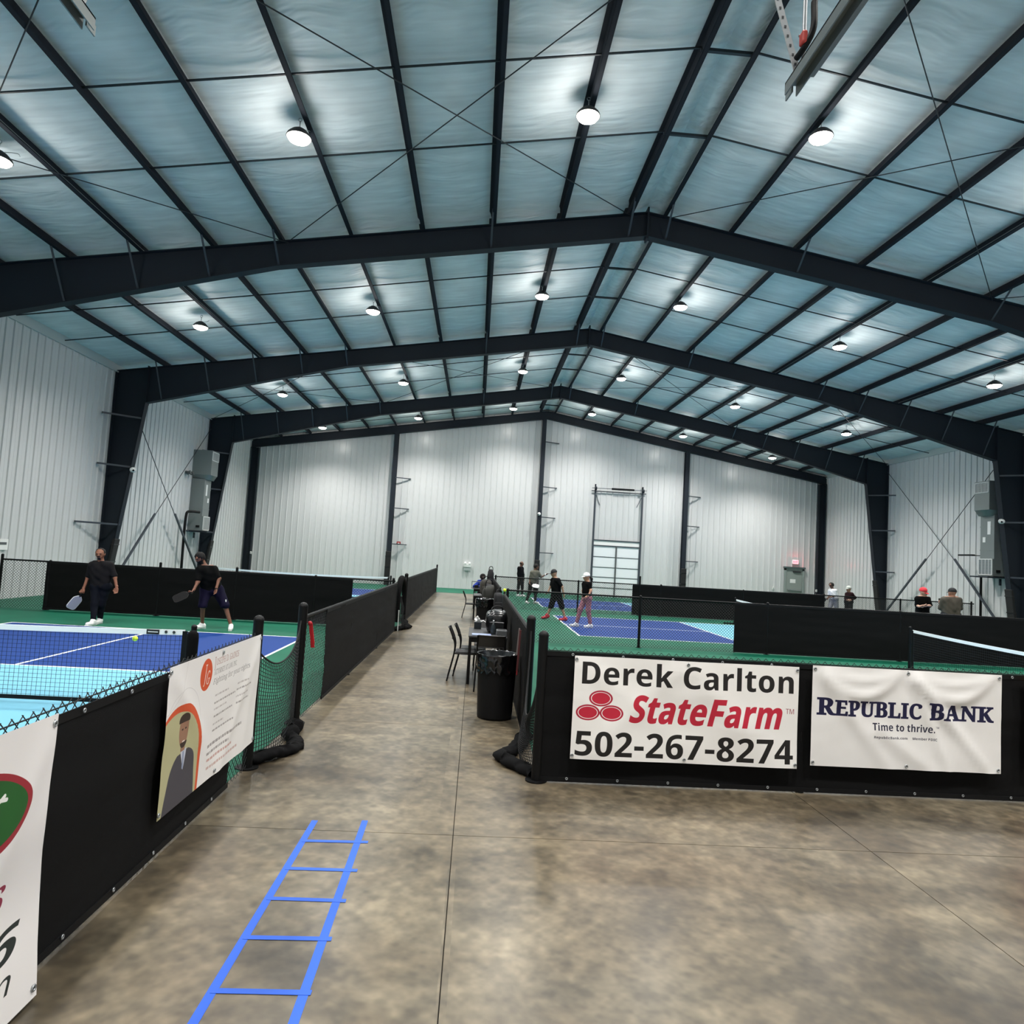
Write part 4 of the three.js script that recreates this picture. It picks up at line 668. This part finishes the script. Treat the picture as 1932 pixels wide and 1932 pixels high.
const norm3 = a => { const l = Math.hypot(...a) || 1; return [a[0] / l, a[1] / l, a[2] / l]; }, cross3 = (a, b) => [a[1] * b[2] - a[2] * b[1], a[2] * b[0] - a[0] * b[2], a[0] * b[1] - a[1] * b[0]];
function person(o) {
  const J = o.j, face = norm3(o.face), t = thing('person', o.label, 'person', [o.at[0], 0, o.at[1]], 0, o.group), fat = o.fat ?? 1, cell = o.cell ?? .016;
  if (o.stand) for (const s of ['L', 'R']) { J['kn' + s][1] = .5; J['an' + s][1] = .095; J['to' + s][1] = .04; }
  for (const s of ['L', 'R']) { if (J['an' + s][1] < .19 && !o.lift?.includes(s)) { J['an' + s][1] = Math.max(.085, Math.min(.1, J['an' + s][1])); J['to' + s][1] = .035; } }
  const skinM = S(0xffffff, .6, { vertexColors: true });
  const H = J.head, up = norm3(sub3(H, J.neck)), sd = norm3(cross3(up, face)), P = (f, u, s) => add3(add3(add3(H, face, f), up, u), sd, s);
  const pel = mix3(J.hipL, J.hipR, .5), ches = mix3(J.shL, J.shR, .5);
  const head = [ball(P(-.012, .03, 0), .094), ball(P(.012, -.02, 0), .078), cone(P(.03, -.06, 0), P(.045, -.085, 0), .052, .04), cone(P(.088, .005, 0), P(.104, -.022, 0), .012, .015), ball(P(.0, -.01, .083), .02, [1, 1.4, .7]), ball(P(.0, -.01, -.083), .02, [1, 1.4, .7]), cone(P(.078, .026, .035), P(.078, .026, -.035), .016), cone(P(.078, -.056, .02), P(.078, -.056, -.02), .014)];
  const nk = cone(add3(J.neck, up, -.05), P(-.015, -.05, 0), .056 * fat, .05);
  const tor = g => [cone(mix3(J.hipL, pel, .35), mix3(J.shL, ches, .42), (.108 + g) * fat, (.1 + g) * fat), cone(mix3(J.hipR, pel, .35), mix3(J.shR, ches, .42), (.108 + g) * fat, (.1 + g) * fat), cone(mix3(pel, ches, .55), mix3(pel, ches, .8), (.125 + g) * fat, (.12 + g) * fat), cone(J.shL, J.shR, (.058 + g), (.058 + g)), cone(mix3(ches, J.neck, .2), J.neck, .075 + g, .058 + g * .6)];
  const arm = (s, g, a = 1) => { const e = mix3(J['sh' + s], J['el' + s], Math.min(1, a)), l = [cone(J['sh' + s], e, .054 * fat + g, .043 * fat + g)]; if (a > 1) l.push(cone(J['el' + s], mix3(J['el' + s], J['wr' + s], a - 1), .042 + g, .03 + g)); return l; };
  const leg = (s, g, a = 2) => { const l = [cone(J['hip' + s], mix3(J['hip' + s], J['kn' + s], Math.min(1, a)), .09 * fat + g, .06 + g)]; if (a > 1) l.push(cone(J['kn' + s], mix3(J['kn' + s], J['an' + s], a - 1), .058 + g, .038 + g)); return l; };
  const bodyF = blend([...tor(0), nk, ...arm('L', -.004, 2), ...arm('R', -.004, 2), ...leg('L', -.004), ...leg('R', -.004), cone(J.anL, add3(J.anL, [0, -.05, 0]), .036), cone(J.anR, add3(J.anR, [0, -.05, 0]), .036)], .035), headF = blend([...head, nk], .025);
  const allF = (x, y, z) => { const a = bodyF(x, y, z), b = headF(x, y, z), h = Math.max(.02 - Math.abs(a - b), 0) / .02; return Math.min(a, b) - h * h * .005; };
  const hands = []; const handGeo = s => {
    const w = J['wr' + s], e = J['ha' + s], f = norm3(sub3(e, w)), pn = norm3(cross3(f, o.palm?.[s] ?? face)), n = norm3(cross3(pn, f)), c = o.grip?.includes(s) ? 1 : .35, Q = (a, b, d) => add3(add3(add3(w, f, a), pn, b), n, d), list = [cone(Q(-.03, 0, 0), Q(.02, 0, 0), .03, .027), cone(Q(.03, .022, 0), Q(.085, .026, 0), .02, .017), cone(Q(.03, -.02, 0), Q(.08, -.024, 0), .02, .016), cone(Q(.04, 0, 0), Q(.085, 0, 0), .02, .017)];
    [[.03, .07], [.011, .078], [-.009, .074], [-.028, .06]].forEach(([b, l]) => { const k = Q(.09, b, 0), m = add3(add3(k, f, l * .5 * (1 - .6 * c)), n, l * .45 * c), tip = add3(add3(m, f, l * .4 * (1 - 1.4 * c)), n, l * .5 * c); list.push(cone(k, m, .0105, .0095), cone(m, tip, .0095, .0075)); });
    const th = Q(.035, .035, .008); list.push(cone(Q(.02, .02, 0), th, .016, .014), cone(th, add3(add3(th, f, .035), pn, .022), .013, .011), cone(add3(add3(th, f, .035), pn, .022), add3(add3(th, f, .062), n, .02 * c), .011, .008));
    hands.push(e); return nets(blend(list, .008), bounds([Q(-.05, 0, 0), Q(.17, .03, .05), Q(.17, -.03, -.02), Q(.05, .08, 0), Q(.05, -.05, .06)], .035), o.cell && o.cell < .014 ? .005 : .007);
  };
  const jp = Object.entries(J).filter(([k]) => k !== 'head').map(e => e[1]);
  const gb = nets(allF, bounds(jp, .16), cell), gh = nets(allF, bounds([P(.12, .13, .1), P(-.12, -.11, -.1), P(0, .13, 0)], .012), cell < .014 ? .0065 : .009), hg = [handGeo('L'), handGeo('R')];
  const paint = g => { const p = g.attributes.position, c = new Float32Array(p.count * 3), sk = new THREE.Color(o.skin), hr = new THREE.Color(o.hair ?? 0x14100e), lip = sk.clone().lerp(new THREE.Color(0x7a2d2a), .45), wh = new THREE.Color(0xd8d2cb), dk = new THREE.Color(0x100c0a);
    for (let i = 0; i < p.count; i++) { const v = [p.getX(i) - H[0], p.getY(i) - H[1], p.getZ(i) - H[2]], f = v[0] * face[0] + v[1] * face[1] + v[2] * face[2], u = v[0] * up[0] + v[1] * up[1] + v[2] * up[2], s = Math.abs(v[0] * sd[0] + v[1] * sd[1] + v[2] * sd[2]); let q = sk;
      if (f > .05 && u < .03) { if (Math.hypot(u - .006, s - .034) < .009) q = dk; else if (Math.abs(u - .028) < .006 && s < .055 && s > .015) q = hr; else if (Math.abs(u + .054) < .007 && s < .026) q = lip; }
      if (o.beard && f > -.01 && u < -.03 && u > -.13 && s < .085 && !(Math.abs(u + .054) < .006 && s < .022)) q = hr;
      if (o.mustache && f > .04 && ((Math.abs(u + .04) < .012 && s < .036) || (u < -.066 && u > -.12 && s < .03))) q = hr;
      c[i * 3] = q.r; c[i * 3 + 1] = q.g; c[i * 3 + 2] = q.b; }
    g.setAttribute('color', new THREE.BufferAttribute(c, 3)); return g.toNonIndexed(); };
  const bm = shade(new THREE.Mesh(mergeGeometries([gb, gh, ...hg].map(paint)), skinM)); bm.name = 'body'; t.add(bm);
  const cl = (name, list, k, color, m, pts, rough = .85, extra) => { const F = blend(list, k), G = extra ? (x, y, z) => Math.max(F(x, y, z), extra(x, y, z)) : F; const g = nets(G, bounds(pts, m), cell); return part(name, clean(g), PH(color, rough, { specularIntensity: .25 }), t); };
  const wr = (x, y, z) => .006 * Math.sin(x * 31 + y * 17) * Math.sin(z * 29 + y * 23);
  const sl = o.sleeve ?? .75;
  cl('shirt', [...tor(.016), ...arm('L', .018, sl), ...arm('R', .018, sl)].map(f => (x, y, z) => f(x, y, z) + wr(x, y, z)), .04, o.shirt, .19, [J.shL, J.shR, J.neck, J.hipL, J.hipR, J.elL, J.elR, ...(sl > 1 ? [J.wrL, J.wrR] : [])], .85, (x, y, z) => Math.max((y - J.neck[1]) - .015 + .0, (pel[1] - (o.hem ?? .06)) - y));
  const pl = o.pants ?? 1.9;
  const pt = cl('trousers', [cone(J.hipL, J.hipR, .108 * fat + .014), ...leg('L', pl < 1.5 ? .03 : .016, pl), ...leg('R', pl < 1.5 ? .03 : .016, pl)].map(f => (x, y, z) => f(x, y, z) + wr(x, y, z)), .035, o.pantsColor, .16, [J.hipL, J.hipR, J.knL, J.knR, ...(pl > 1 ? [J.anL, J.anR] : [])], .85, pl < 1.5 ? (x, y, z) => Math.min(mix3(J.knL, J.anL, pl - 1)[1], mix3(J.knR, J.anR, pl - 1)[1]) - (pl < 1 ? -.0 : .02) - y : null);
  for (const s of ['L', 'R']) { const a = J['an' + s], e = J['to' + s], dir = norm3([e[0] - a[0], 0, e[2] - a[2]]), fl = o.lift?.includes(s) ? -9 : .004; const heel = add3([a[0], Math.max(.042, a[1] - .055), a[2]], dir, -.035), toe = add3([a[0], (o.lift?.includes(s) ? e[1] : .04), a[2]], dir, .165); const g = nets((x, y, z) => Math.max(blend([cone(heel, toe, .046, .04), cone(add3(heel, [0, .03, 0]), add3(a, [0, -.005, 0]), .044, .046), cone(mix3(heel, toe, .4), add3(a, dir, .02), .045, .044)], .03)(x, y, z), fl - y), bounds([heel, toe, a], .07), Math.min(cell, .011)); const sh = part('shoe', clean(g), S(o.shoe, .6), t); part('sole', (() => { const q = bar(new THREE.Vector3(...add3(heel, dir, -.04)).setY(.014), new THREE.Vector3(...add3(toe, dir, .035)).setY(.014), .07, .02); return q; })(), S(o.sole ?? 0xdddddd, .7), sh).visible = true; if (o.lift?.includes(s)) sh.children[0].geometry = rod(new THREE.Vector3(...heel), new THREE.Vector3(...toe), .03, 8).translate(0, -.025, 0); }
  if (o.cap) { const cc = P(-.008, .038, 0), capM = S(o.cap, .8), crown = nets((x, y, z) => { const u = (x - cc[0]) * up[0] + (y - cc[1]) * up[1] + (z - cc[2]) * up[2]; return Math.max(Math.hypot(x - cc[0], y - cc[1], z - cc[2]) - .108, -.012 - u); }, bounds([cc], .13), .009); const c = part('cap', clean(crown), capM, t);
    const bf = o.capBack ? face.map(v => -v) : face, B = (a, s, d) => add3(add3(add3(cc, bf, a), sd, s), up, d); part('brim', [sheet((u, v) => { const s = (u - .5) * .15, a = .09 + v * .085 * Math.sqrt(Math.max(0, 1 - Math.pow(s / .078, 2))); return new THREE.Vector3(...B(a - Math.abs(s) * .35, s, .002 - .018 * v - 1.6 * s * s)); }, 10, 5), sheet((u, v) => { const s = (.5 - u) * .15, a = .09 + v * .085 * Math.sqrt(Math.max(0, 1 - Math.pow(s / .078, 2))); return new THREE.Vector3(...B(a - Math.abs(s) * .35, s, -.004 - .018 * v - 1.6 * s * s)); }, 10, 5)], S(o.cap, .8, two), c); if (o.capPatch) part('cap_patch', new THREE.SphereGeometry(.024, 10, 6).scale(1.4, .8, .5).translate(...add3(add3(cc, bf, .1), up, .035)), S(o.capPatch, .8), c); }
  if (o.hairStyle) { const g = nets((x, y, z) => { const v = [x - H[0], y - H[1], z - H[2]], f = v[0] * face[0] + v[1] * face[1] + v[2] * face[2], u = v[0] * up[0] + v[1] * up[1] + v[2] * up[2]; const sk = Math.hypot(...sub3([x, y, z], P(-.014, .034, 0))) - (o.hairStyle === 'thick' ? .112 : .1); const lim = o.hairStyle === 'receding' ? Math.max(f - .028, -.03 - u) : o.hairStyle === 'fringe' ? Math.max(u - .055, -.02 - u, f - .02) : Math.max(-(u - .03) - (f < .03 ? .085 : 0) , (f - .072)); return Math.max(sk, lim) + .004 * Math.sin(x * 90) * Math.sin(y * 80 + z * 70); }, bounds([H], .17), .009); part('hair', clean(g), S(o.hair ?? 0x14100e, .9), t); }
  if (o.ponytail) part('ponytail', clean(nets(blend([cone(P(-.1, .0, 0), P(-.15, -.06, 0), .028, .035), cone(P(-.15, -.06, 0), P(-.14, -.17, 0), .035, .015)], .02), bounds([P(-.1, 0, 0), P(-.15, -.17, 0)], .06), .009)), S(o.hair, .85), t);
  return { t, J, pt };
}
const people = {
  p1: { at: [-8.12, 15.4], j: { head: [-.084,1.512,.02], neck: [-.073,1.355,0], shL: [-.256,1.248,0], shR: [.137,1.271,0], elL: [-.308,.996,0], elR: [.259,1.028,0], wrL: [-.337,.742,.08], wrR: [.344,.809,.05], haL: [-.334,.628,.12], haR: [.357,.672,.08], hipL: [-.122,.804,0], hipR: [.082,.816,0], knL: [-.03,.433,.16], knR: [.046,.427,.02], anL: [.054,.122,.3], anR: [.001,.101,-.05], toL: [.032,.034,.42], toR: [.013,.031,.1] } },
  p2: { at: [-5.65, 15.5], j: { head: [-.399,1.544,.16], neck: [-.327,1.387,.1], shL: [-.372,1.292,.2], shR: [-.143,1.317,0], elL: [-.348,1.041,.3], elR: [-.005,1.12,.02], wrL: [-.369,.876,.42], wrR: [-.001,.905,.14], haL: [-.378,.825,.48], haR: [.006,.791,.18], hipL: [-.272,.837,.02], hipR: [-.055,.858,-.1], knL: [-.235,.507,.2], knR: [.181,.524,.02], anL: [-.291,.151,0], anR: [.335,.185,0], toL: [-.372,.042,.12], toR: [.388,.022,.2] } },
  p6: { at: [2.64, 22.3], j: { head: [-.058,1.516,0], neck: [-.017,1.365,0], shL: [-.061,1.284,-.15], shR: [.067,1.294,.15], elL: [-.115,1.091,-.2], elR: [.206,1.105,.22], wrL: [-.196,.919,-.15], wrR: [.272,.876,.2], haL: [-.241,.837,-.12], haR: [.308,.75,.2], hipL: [.015,.821,-.09], hipR: [.107,.836,.09], knL: [-.084,.427,-.1], knR: [.239,.476,.1], anL: [-.191,.147,-.1], anR: [.368,.179,.1], toL: [-.373,.048,-.1], toR: [.223,.019,.1] } },
  p7: { at: [3.33, 20.4], j: { head: [.022,1.502,0], neck: [.051,1.36,0], shL: [-.015,1.288,-.12], shR: [.102,1.297,.12], elL: [-.045,1.083,-.15], elR: [.138,1.112,.2], wrL: [-.046,.933,-.05], wrR: [.074,.98,.25], haL: [-.034,.856,0], haR: [.011,.926,.25], hipL: [.023,.869,-.08], hipR: [.101,.876,.08], knL: [-.114,.523,-.05], knR: [.115,.517,.08], anL: [-.207,.157,-.05], anR: [.192,.111,.08], toL: [-.388,.066,-.05], toR: [.082,.026,.1] } },
  p4: { at: [2.34, 34.5], j: { head: [-.011,1.638,0], neck: [-.037,1.494,0], shL: [-.148,1.415,.12], shR: [.036,1.408,-.12], elL: [-.171,1.129,.15], elR: [.104,1.111,-.12], wrL: [-.132,.895,.15], wrR: [.133,.865,-.05], haL: [-.113,.784,.15], haR: [.11,.766,0], hipL: [-.088,.858,.08], hipR: [.056,.847,-.08], knL: [-.115,.459,.08], knR: [.088,.462,-.08], anL: [-.127,.098,.08], anR: [.11,.089,-.08], toL: [-.042,.019,.12], toR: [.181,.033,-.05] } },
  p5: { at: [2.49, 29.7], j: { head: [.155,1.587,0], neck: [.12,1.438,0], shL: [-.029,1.334,.05], shR: [.255,1.349,0], elL: [-.09,1.074,.05], elR: [.396,1.164,0], wrL: [-.107,.893,.12], wrR: [.585,1.276,0], haL: [-.083,.811,.15], haR: [.668,1.33,0], hipL: [-.034,.852,.05], hipR: [.179,.859,-.05], knL: [-.089,.444,.08], knR: [.202,.453,-.05], anL: [-.196,.064,.08], anR: [.191,.077,-.05], toL: [-.126,.002,.2], toR: [.296,.034,.02] } },
  p8: { at: [16.05, 30], j: { head: [-.014,1.525,0], neck: [.034,1.368,0], shL: [-.025,1.285,-.1], shR: [.121,1.304,.1], elL: [-.07,1.073,-.1], elR: [.178,1.075,.1], wrL: [-.106,.988,-.05], wrR: [-.049,1.028,.15], haL: [-.142,.924,-.05], haR: [-.15,1.01,.15], hipL: [.102,.936,-.08], hipR: [.155,.949,.08], knL: [-.016,.61,-.08], knR: [.214,.634,.08], anL: [-.044,.264,-.08], anR: [.375,.325,.08], toL: [-.144,.221,-.08], toR: [.275,.27,.08] } },
  p9: { at: [15.55, 28], j: { head: [.164,1.449,0], neck: [.175,1.312,0], shL: [.15,1.224,-.1], shR: [.251,1.241,.1], elL: [.107,1.06,-.1], elR: [.385,1.112,.1], wrL: [.081,.992,.1], wrR: [.217,1.003,.15], haL: [.135,.998,.15], haR: [.13,.987,.16], hipL: [.131,.927,-.05], hipR: [.223,.941,.08], knL: [.128,.605,-.05], knR: [.232,.621,.08], anL: [.125,.272,-.05], anR: [.253,.291,.08], toL: [.015,.237,0], toR: [.137,.243,.12] } },
  p10: { at: [12.85, 19], j: { head: [.008,1.662,.02], neck: [.009,1.529,0], shL: [-.146,1.457,0], shR: [.142,1.473,0], elL: [-.165,1.266,0], elR: [.2,1.289,.05], wrL: [-.205,1.26,.2], wrR: [-.014,1.29,.22], haL: [-.116,1.285,.22], haR: [-.102,1.287,.24], hipL: [-.094,1.016,0], hipR: [.094,1.026,0], knL: [-.085,.564,0], knR: [.122,.575,0], anL: [-.076,.149,0], anR: [.14,.16,0], toL: [-.204,.109,.15], toR: [.076,.123,.15] } },
  p11: { at: [13.1, 18], j: { head: [-.1,1.703,0], neck: [-.103,1.582,0], shL: [-.338,1.491,0], shR: [.096,1.515,0], elL: [-.364,1.268,-.08], elR: [.212,1.29,-.1], wrL: [-.277,1.375,-.22], wrR: [.21,1.269,-.25], haL: [-.244,1.427,-.25], haR: [.141,1.271,-.28], hipL: [-.256,1.074,0], hipR: [.013,1.088,0], knL: [-.257,.645,0], knR: [.029,.66,0], anL: [-.258,.199,0], anR: [.046,.215,0], toL: [-.168,.149,-.15], toR: [.174,.167,-.15] } },
  p3: { at: [0.25, 25.9], j: { head: [.053,1.141,.12], neck: [.056,1.022,.02], shL: [-.08,.947,0], shR: [.202,.963,0], elL: [-.244,.787,.15], elR: [.283,.817,.15], wrL: [-.072,.79,.35], wrR: [.124,.801,.35], haL: [.009,.8,.4], haR: [.058,.803,.4], hipL: [-.003,.529,-.15], hipR: [.163,.538,-.15], knL: [-.039,.528,.3], knR: [.19,.541,.3], anL: [-.025,.3,.3], anR: [.204,.313,.3], toL: [-.025,.294,.45], toR: [.203,.306,.45] } },
};
const grp = 'people on the courts';
const a1 = person({ ...people.p1, label: 'person with receding hair in dark tee and jeans holding a pale paddle', face: [.12, -.12, 1], skin: 0x8a5a43, hair: 0x1b1512, hairStyle: 'receding', mustache: true, beard: false, shirt: 0x19181a, pantsColor: 0x0c0f18, pants: 1.93, shoe: 0xf0f0ee, sleeve: .85, hem: .1, grip: ['L'], cell: .0125, fat: 1.05 });
const b2 = person({ ...people.p2, label: 'bearded person in black shirt and purple shorts crouching with a dark paddle', face: [-.55, -.35, .75], skin: 0x7d5340, hair: 0x0d0a09, hairStyle: 'thick', beard: true, shirt: 0x060707, pantsColor: 0x0f0c24, pants: 1.02, shoe: 0xf4f4f2, sleeve: .82, hem: .1, grip: ['L'], cell: .0125, fat: 1.08 });
person({ ...people.p3, label: 'person in blue hoodie sitting at the small table down the aisle', face: [.1, -.3, 1], skin: 0x3a2a22, hair: 0x0c0a09, hairStyle: 'thick', shirt: 0x2c3f94, pantsColor: 0x15161a, shoe: 0x222222, sleeve: 1.95, hem: .04, stand: true });
person({ ...people.p4, label: 'person in dark jacket standing farthest away near the middle wall post', face: [.75, -.1, -.1], skin: 0x6b4a3a, hair: 0x1b1715, hairStyle: 'fringe', shirt: 0x0a0b0e, pantsColor: 0x101214, shoe: 0xeeeeee, sleeve: 1.9, hem: .08 });
const b5 = person({ ...people.p5, label: 'person in grey tee stretching one arm out, holding a white paddle', face: [.9, -.1, .2], skin: 0x6b4936, hair: 0x110d0b, hairStyle: 'thick', shirt: 0x605f56, pantsColor: 0x0c0d0e, shoe: 0xeeeeee, sleeve: .85, hem: .06 });
person({ ...people.p6, label: 'person in black cap, tee and long shorts striding in red shoes', face: [-1, -.25, .05], skin: 0xb08a70, hair: 0x15110f, cap: 0x1c2022, shirt: 0x08090b, pantsColor: 0x08090c, pants: 1.16, shoe: 0xc22b40, sole: 0x222222, sleeve: .8, hem: .08, lift: ['L'] });
person({ ...people.p7, label: 'person in white cap, black tee and pink leggings walking on the blue court', face: [-1, -.12, .1], skin: 0xb4876e, hair: 0x14100e, cap: 0xf5f5f4, ponytail: true, shirt: 0x070708, pantsColor: 0xa8737f, pants: 1.9, shoe: 0xf4f4f4, sleeve: .5, hem: .02, fat: .9 });
person({ ...people.p8, label: 'person in white shirt and grey shorts beyond the right windscreen', face: [-.9, .1, .3], skin: 0x6a4a39, hair: 0x120e0c, hairStyle: 'thick', shirt: 0xe6e8e8, pantsColor: 0x8b8d90, pants: .95, shoe: 0xdddddd, sleeve: .8, stand: true });
person({ ...people.p9, label: 'person in pale cap and dark maroon top with hands on waist', face: [-.95, -.05, .25], skin: 0xa27c68, hair: 0x1d1512, cap: 0xb9bdb6, shirt: 0x2a1519, pantsColor: 0x161518, shoe: 0x333333, sleeve: 1.8, stand: true, fat: .92 });
person({ ...people.p10, label: 'person in red cap and black tee looking at folded hands', face: [.5, -.4, .8], skin: 0xc79c87, hair: 0x3a2a20, cap: 0xd8343f, capPatch: 0xf4dede, shirt: 0x060707, pantsColor: 0x202226, shoe: 0x888888, sleeve: .9, stand: true });
const b11 = person({ ...people.p11, label: 'person in black cap and grey-brown shirt seen from behind', face: [-.25, -.1, -1], skin: 0xa97b64, hair: 0x2a211c, cap: 0x15181b, shirt: 0x57524a, pantsColor: 0x2a2c30, shoe: 0x444444, sleeve: .95, stand: true, fat: 1.18 });
// paddles, phone
function paddle(label, x, y, d, dir, nrm, color, edge, held) {
  const t = thing('pickleball_paddle', label, 'paddle', [x, y, d], 0, 'paddles in hands'); const f = new THREE.Vector3(...dir).normalize(), n = new THREE.Vector3(...nrm); n.addScaledVector(f, -n.dot(f)).normalize(); const s = new THREE.Vector3().crossVectors(f, n);
  t.quaternion.setFromRotationMatrix(new THREE.Matrix4().makeBasis(s, f, n)); const sh = new THREE.Shape(); sh.moveTo(-.03, .1); sh.bezierCurveTo(-.05, .13, -.1, .14, -.1, .2); sh.lineTo(-.1, .34); sh.bezierCurveTo(-.1, .39, -.08, .41, -.04, .41); sh.lineTo(.04, .41); sh.bezierCurveTo(.08, .41, .1, .39, .1, .34); sh.lineTo(.1, .2); sh.bezierCurveTo(.1, .14, .05, .13, .03, .1);
  part('paddle_face', new THREE.ExtrudeGeometry(sh, { depth: .012, bevelEnabled: true, bevelSize: .002, bevelThickness: .002, bevelSegments: 1 }).translate(0, 0, -.006), PH(color, .6, { specularIntensity: .3 }), t);
  part('edge_guard', tube(sh.getPoints(8).map(p => new THREE.Vector3(p.x, p.y, 0)), .009, 60, 6), PH(edge, .6, { specularIntensity: .3 }), t); part('handle', new THREE.CylinderGeometry(.016, .018, .13, 10).translate(0, .05, 0), M.black, t);
}
const w = (p, k) => { const q = people[p], v = q.j[k]; return [q.at[0] + v[0], v[1], q.at[1] - v[2]]; };
{ let q = w('p1', 'haL'); paddle('pale paddle in the hand of the person with receding hair', q[0] + .02, q[1] + .04, q[2], [-.5, -.85, .2], [.85, -.2, .55], 0xb9b9cc, 0xe8e8ea);
  q = w('p2', 'haL'); paddle('dark paddle held low by the crouching bearded person', q[0] + .02, q[1] + .02, q[2], [-.85, -.5, .4], [.2, .75, .6], 0x070708, 0x2a2826);
  q = w('p5', 'haL'); paddle('white paddle held by the person in grey tee', q[0], q[1], q[2], [.95, -.12, .4], [.1, .7, .8], 0xf3f3f3, 0xf3f3f3);
  q = w('p8', 'haL'); paddle('dark paddle held by the person in white shirt', q[0], q[1], q[2], [-.9, -.1, .2], [0, .4, .9], 0x111113, 0x222222);
  q = w('p11', 'haL'); const t = thing('phone', 'black phone held up by the person in grey-brown shirt', 'phone', [q[0], q[1] + .03, q[2] + .03]); part('phone_case', rbox(.075, .15, .012, .008), M.blackGloss, t); part('lens_bump', rbox(.03, .03, .006, .004, -.015, .05, .008), M.darkGrey, t);
  const r5 = people.p5.j.wrR; part('wristband', new THREE.TorusGeometry(.04, .018, 8, 16).rotateY(1.2).translate(...r5), M.white, b5.t); }
{ const J = people.p2.j, k = J.knR, h = J.hipR; part('wrist_watch', new THREE.TorusGeometry(.033, .011, 8, 18).rotateX(1.35).translate(J.wrR[0], J.wrR[1] - .005, J.wrR[2]), M.black, b2.t);
  part('side_stripe', rbox(.018, .16, .03, .006, 0, 0, 0).rotateZ(.15).translate(lerp(h[0], k[0], .8) + .07, lerp(h[1], k[1], .8), lerp(h[2], k[2], .8) + .055), M.white, b2.pt); }

renderer.render(scene, camera);
